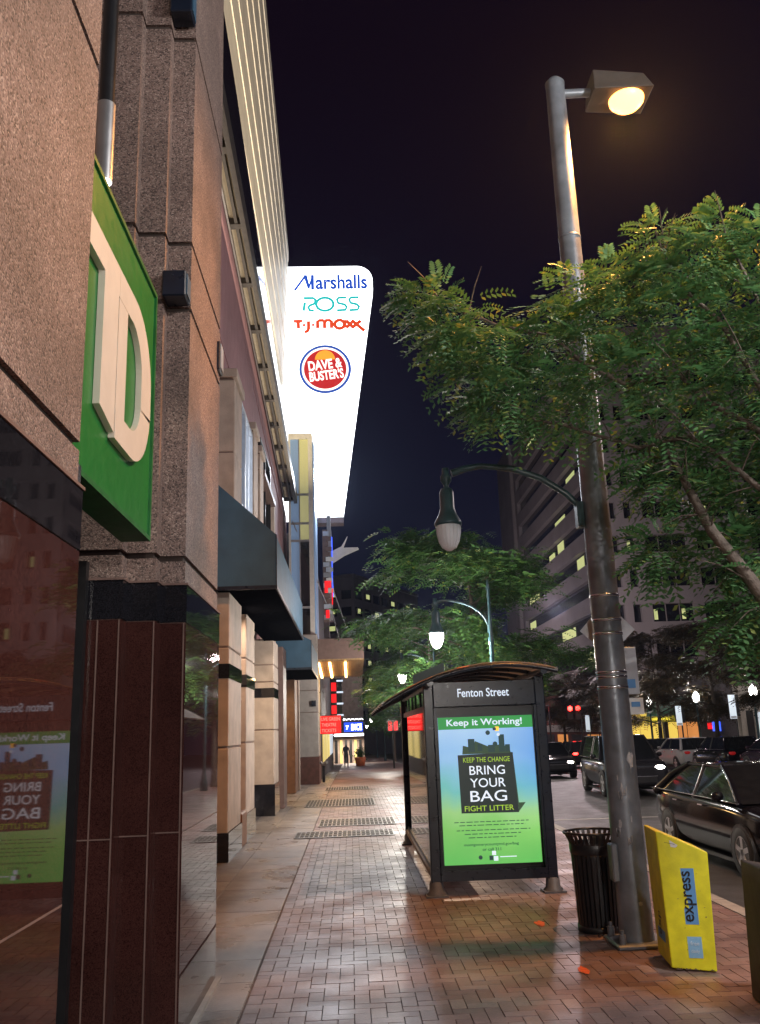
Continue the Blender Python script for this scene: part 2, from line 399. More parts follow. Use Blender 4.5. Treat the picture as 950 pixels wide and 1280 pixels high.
def thing(name, label, cat, loc=(0, 0, 0), rz=0, group=None, scale=None):
    o = bpy.data.objects.new(name, None); COL.objects.link(o); o.empty_display_size = .2
    k = S if scale is None else scale
    o.location = (loc[0]*k, loc[1]*k, loc[2]*k); o.rotation_euler = (0, 0, rz)
    return tag(o, label, cat, group)

def copy_tree(o, parent=None):
    c = o.copy(); COL.objects.link(c)
    if parent is not None: c.parent = parent
    for ch in list(o.children): copy_tree(ch, c)
    return c

def gz(y): return 0. if y < 28 else -.015*(y-28)

def lamp(name, kind, loc, power, col, size=.1, rot=None, spot=None, sy=None):
    l = bpy.data.lights.new(name, kind); l.energy = power; l.color = col
    if kind == 'AREA':
        l.size = size
        if sy: l.shape = 'RECTANGLE'; l.size_y = sy
    else: l.shadow_soft_size = size
    if spot: l.spot_size = math.radians(spot); l.spot_blend = .6
    o = bpy.data.objects.new(name, l); COL.objects.link(o); o.location = [c*S for c in loc]
    if rot: o.rotation_euler = [math.radians(a) for a in rot]
    return o
# ------------------------------------------------------------------ ground
YS = [-14, 28, 70, 160]
def strip_ground(name, x0, x1, dz, k, ys=YS, th=None):
    mb = MB()
    for a, b in zip(ys, ys[1:]):
        mb.quad((x0, a, gz(a)+dz), (x1, a, gz(a)+dz), (x1, b, gz(b)+dz), (x0, b, gz(b)+dz), k)
    return tag(mb.build(name), kind='structure')
strip_ground('ground', -400, 400, -.17, 'asphalt', [-200, -14, 28, 70, 160, 600])
strip_ground('road', 3.42, 14.6, -.125, 'asphalt')
strip_ground('sidewalk_bed', -6., 3.25, -.012, 'mortar')
strip_ground('far_sidewalk', 14.6, 30., -.02, 'slab', [-14, 28, 62])
def brick_field():
    mb = MB(); rnd = random.Random(3); w = .0955; g = .0014; x0, y0 = -.69, -4.
    nx = int((3.26-x0)/w)+1; ny = int((30-y0)/w)
    def unit(a, b, c, d):
        c = min(c, 3.25)
        if c-a < .02: return
        z = rnd.uniform(-.0012, .0012); t = [z+rnd.uniform(-.0008, .0008) for _ in range(4)]; e = .0016
        zz = gz((b+d)/2)
        P = [(a+g, b+g, zz-.01), (c-g, b+g, zz-.01), (c-g, d-g, zz-.01), (a+g, d-g, zz-.01),
             (a+g+e, b+g+e, zz+t[0]), (c-g-e, b+g+e, zz+t[1]), (c-g-e, d-g-e, zz+t[2]), (a+g+e, d-g-e, zz+t[3])]
        mb.add(P, [(4, 5, 6, 7), (0, 1, 5, 4), (1, 2, 6, 5), (2, 3, 7, 6), (3, 0, 4, 7)], 'brick')
    for j in range(-1, ny):
        for i in range(-2, nx):
            r = (i-j) % 4; X, Y = x0+i*w, y0+j*w
            if r == 0:
                a = max(X, x0); b = X+2*w
                if b > x0+.01: unit(a, Y, b, Y+w)
            elif r == 3 and i >= 0: unit(X, Y, X+w, Y+2*w)
    return tag(mb.build('brick_pavement'), kind='structure')
brick_field()
strip_ground('far_pavement', -.69, 3.25, .0, 'brick', [30, 36, 42, 48, 54, 60, 66, 72, 80, 100, 130])
def slab_field():
    mb = MB(); rnd = random.Random(5)
    xs = [-2.6, -2.05, -1.42, -.7]; y = -4.
    while y < 46:
        h = .62 if y < 28 else 1.2
        for a, b in zip(xs, xs[1:]):
            z = rnd.uniform(-.001, .001)+gz(y); g = .003
            mb.add([(a+g, y+g, z-.01), (b-g, y+g, z-.01), (b-g, y+h-g, z-.01), (a+g, y+h-g, z-.01), (a+g+.003, y+g+.003, z), (b-g-.003, y+g+.003, z), (b-g-.003, y+h-g-.003, z), (a+g+.003, y+h-g-.003, z)],
                   [(4, 5, 6, 7), (0, 1, 5, 4), (1, 2, 6, 5), (2, 3, 7, 6), (3, 0, 4, 7)], 'slab')
        y += h
    return tag(mb.build('slab_pavement'), kind='structure')
slab_field()
def kerb(name, x0, x1, ys):
    mb = MB()
    for a, b in zip(ys, ys[1:]):
        n = max(1, int((b-a)/1.6))
        for i in range(n):
            p = a+(b-a)*i/n+.004; q = a+(b-a)*(i+1)/n-.004
            mb.hexa([(x0, p, gz(p)-.2), (x1, p, gz(p)-.2), (x1, q, gz(q)-.2), (x0, q, gz(q)-.2)], [(x0, p, gz(p)+.003), (x1-.012, p, gz(p)+.003), (x1-.012, q, gz(q)+.003), (x0, q, gz(q)+.003)], 'kerb')
    return tag(mb.build(name), kind='structure')
kerb('kerb', 3.26, 3.41, YS); kerb('far_kerb', 14.48, 14.62, [-14, 28, 62])
mk = MB()
for y in range(-8, 120, 7):
    mk.quad((8.95, y, gz(y)-.121), (9.05, y, gz(y)-.121), (9.05, y+3, gz(y+3)-.121), (8.95, y+3, gz(y+3)-.121), 'roadpaint')
for a, b in ((-14, 28), (28, 60)):
    mk.quad((12.3, a, gz(a)-.121), (12.38, a, gz(a)-.121), (12.38, b, gz(b)-.121), (12.3, b, gz(b)-.121), 'roadpaint')
mk.quad((3.6, 17.4, -.121), (9., 17.1, -.121), (9., 17.25, -.121), (3.6, 17.55, -.121), 'roadpaint')
tag(mk.build('road_markings'), kind='structure')

# pavement grates
for i, (xa, xb, ya, yb, lb) in enumerate(((-.95, .65, 14.85, 15.75, 'iron pavement grate closest to the bus shelter, wide and worn bright'),
                                        (-.62, .76, 16.55, 17.9, 'iron pavement grate second from the shelter end, deepest of the row'),
                                        (-1.1, .5, 21., 23.2, 'iron pavement grate between two shorter grates on the brick walk'),
                                        (-.8, .48, 27., 28.4, 'iron pavement grate farthest up the walk, seen as a thin dark bar'))):
    t = thing('pavement_grate', lb, 'grate', ((xa+xb)/2, ya, 0), group='iron grates in the brick pavement')
    MB().box(xa, xb, ya, yb, .0035, .005, 'pit').build('pit', t)
    f = MB(); n = int((xb-xa)/.075)
    for j in range(n+1): x = xa+(xb-xa)*j/n; f.box(x-.009, x+.009, ya, yb, .006, .014, 'grate')
    for j in range(4): y = ya+(yb-ya)*j/3; f.box(xa, xb, y-.018, y+.018, .0145, .0165, 'alu' if j in (0, 3) else 'grate')
    f.build('bars', t)
for (x, y, r, sd, lb) in ((1.54, 7.94, .07, 1, 'orange spray paint dash on the bricks nearer the bus shelter'), (1.52, 6.45, .06, 4, 'orange spray paint smear on the bricks nearer the camera')):
    rn = random.Random(sd); mb = MB()
    mb.add([(x+r*(.55+.5*rn.random())*math.cos(a*PI/7)*.8, y+r*1.9*(.55+.5*rn.random())*math.sin(a*PI/7), .0045) for a in range(14)], [tuple(range(14))], 'orange')
    tag(mb.build('paint_mark'), lb, 'paint mark', 'orange utility marks on the bricks')

# ------------------------------------------------------------------ bank building at the left
bank = thing('bank_building', 'aggregate stone bank building with polished red granite base, close on the left', 'building', (-1.5, 3.1, 0))
def pierpoly(i=0.):
    return [(-2.3, 5.05+i), (-1.30-i, 5.05+i), (-1.30-i, 5.17+i), (-1.13-i, 5.17+i), (-1.13-i, 5.29+i), (-.98-i, 5.29+i), (-.98-i, 6.6-i), (-2.3, 6.6-i)]
def nearpoly(i=0.):
    return [(-2.3, -9.), (-.98-i, -9.), (-.98-i, 3.14-i), (-2.3, 3.14-i)]
for pf, nm in ((pierpoly, 'pier'), (nearpoly, 'wall')):
    mb = MB(); zz = [2.51, 2.665, 4.32, 4.80, 6.42, 9., 12.4]
    gr = .035
    for a, b in zip(zz, zz[1:]):
        mb.prism(pf(0), 'z', a+gr/2 if a > 2.6 else a, b-gr/2, 'agg')
        mb.prism(pf(.02), 'z', b-gr/2-.002, b+gr/2+.002, 'agg_joint')
    o = mb.build(nm, bank)
    b2 = MB(); b2.prism(pf(-.014), 'z', 0.02, 2.27, 'redgran')
    if nm == 'pier':
        J = [(-1.30, 5.05), (-1.13, 5.17), (-.98, 5.29), (-1.42, 5.05)]
        for x, y in J: b2.box(x-.004, x+.004, y-.0165, y-.0135, .02, 2.27, 'joint')
        for x0_, x1_, y in ((-1.6, -1.3, 5.05), (-1.3, -1.13, 5.17), (-1.13, -.98, 5.29)): b2.box(x0_, x1_, y-.0163, y-.0135, 1.09, 1.097, 'joint')
        b2.box(-.968, -.9645, 5.276, 6.614, 1.09, 1.097, 'joint')
    else:
        b2.box(-.968, -.9645, -8., 3.154, 1.08, 1.087, 'joint'); b2.box(-.968, -.9645, 1.5, 1.507, .02, 2.27, 'joint')
    b2.build('granite_base', bank)
    b3 = MB(); b3.prism(pf(-.016), 'z', 2.276, 2.50, 'blackgran'); b3.build('granite_band', bank)
    b4 = MB(); b4.prism(pf(-.006), 'z', 2.2695, 2.2765, 'joint'); b4.prism(pf(-.022), 'z', 2.4995, 2.512, 'joint'); b4.build('moulding', bank)
    b5 = MB(); b5.prism(pf(-.05), 'z', -.01, .02, 'kerb'); b5.build('plinth', bank)
rc = MB(); rc.box(-1.9, -1.8, 3.14, 5.05, 0, 2.6, 'darkglass'); rc.build('entrance_glazing', bank)
rc = MB(); rc.box(-2.1, -1.72, 3.14, 5.05, 4.9, 12.4, 'agg'); rc.box(-1.95, -1.79, 3.15, 5.04, 2.6, 4.9, 'agg_joint'); rc.build('recess_wall', bank)
fr = MB()
fr.box(-1.74, -1.0, 3.16, 3.24, 0, 2.62, 'black'); fr.box(-1.79, -1.68, 3.24, 3.3, 0, 2.6, 'black'); fr.box(-1.79, -1.475, 4.96, 5.015, 0.03, 2.6, 'black'); fr.box(-1.79, -1.7, 3.3, 4.96, 2.3, 2.6, 'black')
fr.box(-1.02, -.985, 3.242, 3.27, .28, .3, 'alu'); fr.box(-1.02, -.985, 3.242, 3.27, .2, .215, 'alu')
fr.build('door_frame', bank)

sg = thing('bank_sign', 'square green sign board with raised cream letters TD, hung between granite piers', 'sign', (-1.1, 3.9, 2.63))
mb = MB(); mb.box(-1.2, -1.065, 3.1, 4.63, 2.63, 4.07, 'greendark'); mb.build('sign_box', sg)
mb = MB(); mb.box(-1.0645, -1.058, 3.12, 4.605, 2.655, 4.045, 'green')
for a in ((3.1, 4.63, 2.63, 2.654), (3.1, 4.63, 4.046, 4.07)): mb.box(-1.0645, -1.045, a[0], a[1], a[2], a[3], 'greendark')
mb.box(-1.0645, -1.045, 4.606, 4.63, 2.6545, 4.0455, 'greendark'); mb.build('sign_face', sg)
O, u, v = (-1.056, .142, .074), (0, .955, 0), (0, 0, .955)
mb = MB(); th = .03
mb.slab([(3.15, 3.70), (3.54, 3.70), (3.54, 3.05), (3.785, 3.0), (3.785, 3.70), (3.80, 3.70), (3.80, 3.85), (3.15, 3.85)], O, u, v, 'letter', 0, th)
arc_o = [(3.803, 3.85)]+[(4.12+.39*math.cos(a), 3.47+.38*math.sin(a)) for a in [PI/2-i*PI/24 for i in range(0, 13)]]+[(4.51, 3.3)]+[(4.12+.39*math.cos(a), 3.37+.39*math.sin(a)) for a in [-i*PI/24 for i in range(1, 13)]]+[(3.803, 2.98)]
arc_i = [(3.803, 3.70)]+[(4.07+.22*math.cos(a), 3.47+.23*math.sin(a)) for a in [PI/2-i*PI/24 for i in range(0, 13)]]+[(4.29, 3.3)]+[(4.07+.22*math.cos(a), 3.33+.21*math.sin(a)) for a in [-i*PI/24 for i in range(1, 13)]]+[(3.803, 3.12)]
mb.strip(arc_i, arc_o, O, u, v, 'letter', 0, th)
mb.slab([(3.803, 3.121), (3.97, 3.121), (3.97, 3.699), (3.803, 3.699)], O, u, v, 'letter', .0, th-.001)
mb.build('letters', sg)

dl = thing('downlight', 'slim grey cylinder downlight on a dark stem above the green sign', 'lamp', (-1.26, 4.2, 4.5))
mb = MB(); mb.tube([(-1.26, 4.2, 4.52), (-1.26, 4.2, 5.0)], .05, 'alu', 20); mb.build('housing', dl)
mb = MB(); mb.tube([(-1.26, 4.2, 5.0), (-1.26, 4.2, 9.)], .042, 'black', 14); mb.build('stem', dl)
mb = MB(); mb.lathe([(0, -.018), (.03, -.014), (.046, .0)], (-1.26, 4.2, 4.52), 'e_lamp', 18); mb.build('lens', dl)
lamp('downlight_beam', 'SPOT', (-1.26, 4.2, 4.48), 40, (1, .85, .65), .04, (0, 0, 0), 120)
for (x, y, z, h, lb, d) in ((-1.13, 5.17, 4.33, .18, 'small dark box fixture on the lower granite pier edge beside the green sign', 0), (-1.03, 6.5, 4.4, .24, 'small blue-grey box fixture on the far corner of the aggregate pier', 1), (-1.13, 5.17, 6.5, .3, 'dark box fixture high on the aggregate pier near the roofline', 0)):
    t = thing('facade_floodlight', lb, 'floodlight', (x, y, z), group='box fixtures on the aggregate pier')
    mb = MB(); mb.box(x, x+.15 if not d else x+.075, y-.06, y+.1, z, z+h, 'navy', .008); mb.build('housing', t)
    mb = MB(); mb.box(x+(.151 if not d else .076), x+(.157 if not d else .082), y-.04, y+.08, z+.02, z+h-.02, 'signback' if d else 'teal'); mb.build('lens', t)

# ------------------------------------------------------------------ the long shopping building beyond
mall = thing('shopping_building', 'long rose rendered shopping building with cream stone piers and a white ribbed roof screen', 'building', (-2, 20, 0))
def lx(y, near, far, y0=12.4, y1=31.4): return near+(far-near)*(y-y0)/(y1-y0)
w = MB(); ya, yb = 6.6, 34.
w.hexa([(-9, ya, 3.66), (lx(ya, -1.9, -2.3), ya, 3.66), (lx(yb, -1.9, -2.3), yb, 3.66), (-9, yb, 3.66)], [(-9, ya, 10.02), (lx(ya, -1.84, -2.3), ya, 10.02), (lx(yb, -1.84, -2.3), yb, 10.02), (-9, yb, 10.02)], 'pink')
w.build('wall', mall)
w = MB()
for z in (7.6, 9.2): w.hexa([(lx(ya, -1.89, -2.29), ya, z), (lx(ya, -1.86, -2.26), ya, z), (lx(31, -1.86, -2.26), 31, z), (lx(31, -1.89, -2.29), 31, z)], [(lx(ya, -1.89, -2.29), ya, z+.05), (lx(ya, -1.86, -2.26), ya, z+.05), (lx(31, -1.86, -2.26), 31, z+.05), (lx(31, -1.89, -2.29), 31, z+.05)], 'pink')
w.build('string_course', mall)
g = MB(); g.box(-9, -2.35, 6.62, 31.3, 0, 3.655, 'darkglass'); g.build('shopfront', mall)
# clerestory glass and roof screen
g = MB(); g.hexa([(-9, 6.6, 10.03), (lx(6.6, -2.12, -2.42), 6.6, 10.03), (lx(33.4, -2.12, -2.42), 33.4, 10.03), (-9, 33.4, 10.03)], [(-9, 6.6, 15.5), (lx(6.6, -2.12, -2.42), 6.6, 15.5), (lx(33.4, -2.12, -2.42), 33.4, 15.5), (-9, 33.4, 15.5)], 'darkglass'); g.build('clerestory', mall)
def scr(y, z):
    xb = lx(y, -2.2, -2.4, 15.3, 33.4); xt = lx(y, -1.88, -2.16, 20.3, 33.9); return xb+(xt-xb)*(z-15.4)/6.
b = MB(); nr = 13; zz = 15.4; ya, yb = 5., 33.5
hs = [.3, .75, .3, .55, .35, .7, .3, .5, .35, .6, .3, .55, .45]
for i, h in enumerate(hs):
    o = .0 if i % 2 else .022; z1 = zz+h
    b.hexa([(scr(ya, zz)-.5, ya, zz), (scr(ya, zz)+o, ya, zz), (scr(yb, zz)+o, yb, zz), (scr(yb, zz)-.5, yb, zz)], [(scr(ya, z1)-.5, ya, z1-.03), (scr(ya, z1)+o, ya, z1-.03), (scr(yb, z1)+o, yb, z1-.03), (scr(yb, z1)-.5, yb, z1-.03)], 'bandwhite')
    b.hexa([(scr(ya, z1)-.5, ya, z1-.03), (scr(ya, z1)-.03, ya, z1-.03), (scr(yb, z1)-.03, yb, z1-.03), (scr(yb, z1)-.5, yb, z1-.03)], [(scr(ya, z1)-.5, ya, z1), (scr(ya, z1)-.03, ya, z1), (scr(yb, z1)-.03, yb, z1), (scr(yb, z1)-.5, yb, z1)], 'ledge')
    zz = z1
b.build('roof_screen', mall)
print('screen top', zz)
# the projecting steel ledge
lo = lambda y: lx(y, -1.51, -1.77, 10.3, 31.1); li = lambda y: lx(y, -1.85, -2.26)
d = MB(); d.hexa([(li(6.6)-.1, 6.6, 10.07), (lo(6.6)-.03, 6.6, 10.07), (lo(31.3)-.03, 31.3, 10.07), (li(31.3)-.1, 31.3, 10.07)], [(li(6.6)-.1, 6.6, 10.11), (lo(6.6)-.03, 6.6, 10.11), (lo(31.3)-.03, 31.3, 10.11), (li(31.3)-.1, 31.3, 10.11)], 'beige'); soff = d.build('ledge_soffit', mall)
d = MB()
for f0, f1, za, zb in ((0., .1, 9.93, 10.06), (.4, .56, 9.95, 10.06), (.76, 1.02, 9.84, 10.2)):
    P0 = []
    for y in (6.6, 31.3):
        a = li(y)+(lo(y)-li(y))*f0; c = li(y)+(lo(y)-li(y))*f1; P0.append([(a, y, za), (c, y, za), (c, y, zb), (a, y, zb)])
    d.hexa(P0[0], P0[1], 'ledge')
y = 7.2
while y < 31.3: d.box(li(y)+.03, lo(y)-.05, y, y+.16, 9.94, 10.055, 'ledge'); y += 2.0
d.build('ledge_frame', mall)
d = MB(); d.hexa([(li(6.6)+.02, 6.6, 9.895), (li(6.6)+.05, 6.6, 9.895), (li(31.2)+.05, 31.2, 9.895), (li(31.2)+.02, 31.2, 9.895)], [(li(6.6)+.02, 6.6, 9.92), (li(6.6)+.05, 6.6, 9.92), (li(31.2)+.05, 31.2, 9.92), (li(31.2)+.02, 31.2, 9.92)], 'alu'); d.build('ledge_trim', mall)
# cream piers at the street
def blocks(mb, x0, x1, y0, y1, z0, z1, k, kj, hs):
    z = z0
    for i, h in enumerate(hs):
        e = min(z1, z+h); mb.box(x0, x1, y0, y1, z, e-.02, k, .012); mb.box(x0, x1-.02, y0+.02, y1-.02, e-.021, e+.001, kj); z = e
        if z >= z1-.001: break
for (xa, xb, y0, y1, k, base) in ((-2.2, -1.68, 12.46, 13.9, 'cream', .36), (-2.2, -1.92, 14.55, 14.8, 'cream', .36), (-2.2, -1.71, 14.82, 16.1, 'cream', .4), (-2.07, -1.63, 19.2, 20.4, 'cream', .62)):
    mb = MB(); blocks(mb, xa, xb, y0, y1, base, 3.64, k, 'creamjoint', [1.12, 1.0, .36, .9, .6])
    o = mb.build('pier', mall)
    mb = MB(); mb.box(xa-.02, xb+.02, y0-.02, y1+.02, 0, base+.005, 'blackgran'); mb.build('base', o); mb = MB(); mb.box(xa-.01, xb+.012, y0-.012, y1-.01, 2.40, 2.60, 'blackgran'); mb.build('band', o)
mb = MB(); mb.box(-2.2, -1.66, 13.9, 14.54, 0, .5, 'brownstone', .02); mb.build('stall_riser', mall); mb = MB(); mb.box(-2.34, -1.9, 16.1, 19.2, 0, .55, 'blackgran'); mb.build('stall_riser', mall)
mb = MB(); mb.box(-1.78, -1.56, 21., 22., 0, 3.64, 'bronze', .01); mb.build('pier', mall)
mb = MB(); mb.box(-1.92, -1.62, 26.2, 27.6, 0, 3.64, 'brownstone', .01); mb.build('pier', mall); mb = MB(); mb.box(-1.8, -1.58, 27.62, 28., 0, 3.64, 'cream', .01); mb.build('pier', mall)
mb = MB(); blocks(mb, -2.4, -1.13, 31.32, 33.4, .86, 5.06, 'greystone', 'creamjoint', [1.5, .75, .5, 2.])
o = mb.build('end_wall', mall); mb = MB(); mb.box(-2.4, -1.12, 31.31, 33.4, -.1, .86, 'maroon'); mb.build('base', o)
mb = MB(); mb.box(-1.35, -1.2, 31.27, 31.318, 2.55, 2.75, 'navy'); mb.build('access_panel', o)
# upper storey piers and windows
for (y0, y1, xo) in ((12.45, 13.35, -1.62), (15.9, 16.6, -1.7), (17.3, 17.95, -1.72)):
    mb = MB(); blocks(mb, -2.2, xo, y0, y1, 3.7, 6.85 if y0 < 13 else 7.25, 'cream', 'creamjoint', [1.2, .8, 1.2, .5, .5])
    mb.box(-2.2, xo+.04, y0-.05, y1+.05, 6.86 if y0 < 13 else 7.26, 7.0 if y0 < 13 else 7.4, 'cream', .01)
    mb.build('upper_pier', mall)
def win(y0, y1, z0, z1, x, k, kf, nm='window'):
    o = MB(); o.box(x-.12, x, y0, y0+.06, z0, z1, kf); o.box(x-.12, x, y1-.06, y1, z0, z1, kf); o.box(x-.12, x, y0+.06, y1-.06, z0, z0+.06, kf); o.box(x-.12, x, y0+.06, y1-.06, z1-.06, z1, kf); o.box(x-.12, x-.01, (y0+y1)/2-.025, (y0+y1)/2+.025, z0+.06, z1-.06, kf)
    w_ = o.build(nm, mall); p = MB(); p.box(x-.1, x-.06, y0+.06, y1-.06, z0+.06, z1-.06, k); p.build('pane', w_); return w_
win(13.4, 14.7, 5.3, 7.15, -1.72, 'e_bluewin', 'signback'); win(14.72, 15.88, 5.3, 7.15, -1.72, 'e_coolwin', 'signback'); win(16.62, 17.28, 5., 7.2, -1.78, 'e_bluewin', 'cream')
win(18.2, 20.6, 5., 7.9, -1.8, 'darkglass', 'black'); win(21.2, 22.6, 5.2, 7.2, -1.95, 'e_warmwin', 'bronze')
mb = MB(); mb.box(-2.2, -1.7, 18.05, 20.8, 7.0, 7.12, 'bronze'); mb.box(-2.2, -1.74, 20.82, 21.15, 3.7, 7.1, 'cream', .01); mb.build('lintel', mall)
# glazed stair tower
tw = MB(); tw.box(-2.1, -2.02, 31.5, 34, 5.08, 12.4, 'whitemetal'); tw.box(-1.36, -1.2, 31.5, 34, 5.08, 12.4, 'whitemetal'); tw.box(-2.1, -1.2, 31.5, 34, 12.4, 12.62, 'whitemetal'); tw.box(-2.1, -1.2, 31.5, 34, 4.98, 5.08, 'bronze')
for z in (6.0, 8.45, 9.1, 10.2): tw.box(-2.02, -1.36, 31.52, 31.6, z, z+.08, 'alu')
tw.box(-1.72, -1.68, 31.53, 31.6, 5.08, 12.4, 'alu'); t_ = tw.build('stair_tower', mall)
for (xa, xb, za, zb, k) in ((-2.02, -1.72, 5.08, 12.4, 'e_bluewin'), (-1.68, -1.36, 5.08, 6., 'darkglass'), (-1.68, -1.36, 6.08, 8.45, 'darkglass'), (-1.68, -1.36, 8.53, 9.1, 'e_towerwin'), (-1.68, -1.36, 9.18, 10.2, 'e_towerwin'), (-1.68, -1.36, 10.28, 12.4, 'e_towerwin')):
    mb = MB(); mb.box(xa, xb, 31.58, 31.63, za, zb, k); mb.build('pane', t_)
mb = MB(); mb.box(-1.19, -1.14, 31.6, 33.9, 5.1, 12.3, 'e_bluewin'); mb.build('pane', t_)

# awnings
def awning(y0, y1, xi, xo, zb, zi, zo, lb):
    t = thing('awning', lb, 'awning', (xo, y0, zb), group='dark blue canopies over the shopfronts')
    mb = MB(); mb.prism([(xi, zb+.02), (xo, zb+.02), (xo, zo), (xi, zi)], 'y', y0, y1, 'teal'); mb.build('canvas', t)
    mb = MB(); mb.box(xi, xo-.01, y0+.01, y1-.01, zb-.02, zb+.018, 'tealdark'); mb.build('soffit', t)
    mb = MB(); mb.box(xo, xo+.015, y0-.012, y1, zb-.025, zb+.03, 'navy'); mb.box(xi, xo, y0-.015, y0-.002, zb-.025, zb+.03, 'navy'); mb.box(xo, xo+.012, y0-.012, y0+.02, zb+.031, zo, 'navy'); mb.build('edge_trim', t)
awning(12.25, 19.3, -1.83, -1.0, 3.62, 5.14, 4.38, 'nearest dark blue sloped awning, the big wedge beside the stone pier')
awning(22.2, 26.5, -1.95, -.95, 3.2, 4.4, 3.9, 'lower dark awning farther along, just before the warm lit canopy')

# entrance canopy
cn = thing('entrance_canopy', 'flat bronze entrance canopy with warm tube lights under its slatted soffit', 'canopy', (-.4, 32.3, 4.2))
mb = MB(); mb.box(-1.3, .53, 32., 36.5, 4.22, 4.94, 'bronze'); mb.build('fascia', cn)
mb = MB(); n = 22
for i in range(n): x = -1.28+1.78*i/n; mb.hexa([(x, 32.02, 4.16), (x+.06, 32.02, 4.16), (x+.06, 36.6, 3.84), (x, 36.6, 3.84)], [(x, 32.02, 4.2), (x+.06, 32.02, 4.2), (x+.06, 36.6, 3.9), (x, 36.6, 3.9)], 'wood')
mb.hexa([(-1.3, 32.02, 4.2), (.53, 32.02, 4.2), (.53, 36.6, 3.9), (-1.3, 36.6, 3.9)], [(-1.3, 32.02, 4.215), (.53, 32.02, 4.215), (.53, 36.6, 4.215), (-1.3, 36.6, 4.215)], 'wood')
mb.build('soffit', cn)
for x in (-1.12, -.72, -.15): mb = MB(); mb.hexa([(x-.04, 32.4, 4.07), (x+.04, 32.4, 4.07), (x+.04, 36.2, 3.8), (x-.04, 36.2, 3.8)], [(x-.04, 32.4, 4.125), (x+.04, 32.4, 4.125), (x+.04, 36.2, 3.855), (x-.04, 36.2, 3.855)], 'e_warm'); mb.build('light_tube', cn)
for a, b in (((-.75, 33., 6.7), (-.35, 33.2, 4.94)), ((-.55, 33., 6.9), (.08, 33.2, 4.94)), ((-1.95, 31.4, 9.2), (-.75, 33., 6.2))): mb = MB(); mb.tube([a, b], .02, 'alu', 6); mb.build('tie_rod', cn)
lamp('canopy_glow', 'AREA', (-.4, 34.2, 3.7), 160, (1, .62, .25), 1.6, (0, 0, 0))

# big tenant sign
ts = thing('tenant_sign', 'tall glowing white blade sign listing Marshalls, Ross, T.J.Maxx and Dave & Buster\'s', 'sign', (-.6, 34.2, 9.7))
ts['label'] = 'tall glowing white blade sign with four store names and a round red logo'
arc = [(.72+.67*math.cos(a), 20.33+.67*math.sin(a)*1.0) for a in [i*PI/2/10 for i in range(11)]]
out = [(-2.6, 9.95), (-.11, 9.95)]+[(1.39, 19.9)]+arc[1:]+[(-2.6, 21.)]
mb = MB(); mb.prism(out, 'y', 34., 34.6, 'e_sign'); mb.build('light_box', ts)
mb = MB(); mb.box(-1.3, -.09, 33.98, 34.62, 9.72, 9.948, 'bronze'); mb.build('bottom_rail', ts)
O, u, v = (0, 33.998, 0), (1, 0, 0), (0, 0, 1); of = .01
mb = MB(); mb.text('arshalls', (.06, 33.99, 20.25), u, v, .68, 'e_marsh', 2.2, of, .03)
mb.plane_pts([(-2.0, 19.87), (-1.88, 19.87), (-1.38, 20.6), (-1.5, 20.6)], O, u, v, 'e_marsh', of); mb.plane_pts([(-1.56, 20.6), (-1.4, 20.6), (-1.27, 20.0), (-1.37, 19.95)], O, u, v, 'e_marsh', of+.002); mb.plane_pts([(-1.37, 19.95), (-1.3, 19.95), (-1.1, 20.6), (-1.19, 20.6)], O, u, v, 'e_marsh', of+.004); mb.plane_pts([(-1.23, 20.6), (-1.1, 20.6), (-1.1, 19.9), (-1.23, 19.9)], O, u, v, 'e_marsh', of+.006)
mb.build('lettering', ts)
mb = MB(); sw = .12; z0, z1 = 18.93, 19.52; zm = (z0+z1)/2
mb.stroke([(-1.56, z0), (-1.5, zm+.1)], sw, O, u, v, 'e_ross', of); mb.stroke([(-1.55, z1), (-1.15, z1), (-1.06, z1-.08), (-1.08, zm+.04), (-1.3, zm-.05), (-1.36, zm-.14), (-1.3, z0+.03), (-1.12, z0)], sw, O, u, v, 'e_ross', of)
mb.stroke([(-.66+.36*math.cos(a*PI/14), zm+.3*math.sin(a*PI/14)) for a in range(28)], sw, O, u, v, 'e_ross', of, True)
for x in (-.16, .36): mb.stroke([(x+.42, z1), (x+.1, z1), (x+.02, z1-.08), (x+.06, zm+.05), (x+.34, zm-.03), (x+.42, zm-.14), (x+.36, z0+.02), (x, z0)], sw, O, u, v, 'e_ross', of)
mb.build('lettering', ts)
mb = MB(); sw = .15; z0, z1 = 18.12, 18.46
mb.stroke([(-1.98, z1), (-1.62, z1)], sw, O, u, v, 'e_tj', of); mb.stroke([(-1.8, z1), (-1.78, z0)], sw, O, u, v, 'e_tj', of+.002); mb.disc((-1.55, z0+.16), .065, O, u, v, 'e_tj', of, 14)
mb.stroke([(-1.36, z1), (-1.36, z0), (-1.42, z0-.13), (-1.54, z0-.15)], sw, O, u, v, 'e_tj', of); mb.disc((-1.17, z0+.16), .065, O, u, v, 'e_tj', of, 14)
mb.stroke([(-.98, z0), (-.98, z1-.03), (-.9, z1+.02), (-.76, z1+.02), (-.69, z1-.04), (-.69, z0)], sw, O, u, v, 'e_tj', of); mb.stroke([(-.69, z1-.1), (-.62, z1+.02), (-.47, z1+.02), (-.4, z1-.04), (-.4, z0)], sw, O, u, v, 'e_tj', of+.002)
mb.stroke([(-.06+.2*math.cos(a*PI/10), (z0+z1)/2+.19*math.sin(a*PI/10)) for a in range(20)], sw, O, u, v, 'e_tj', of, True); mb.stroke([(.16, z1+.03), (.16, z0)], sw, O, u, v, 'e_tj', of+.002)
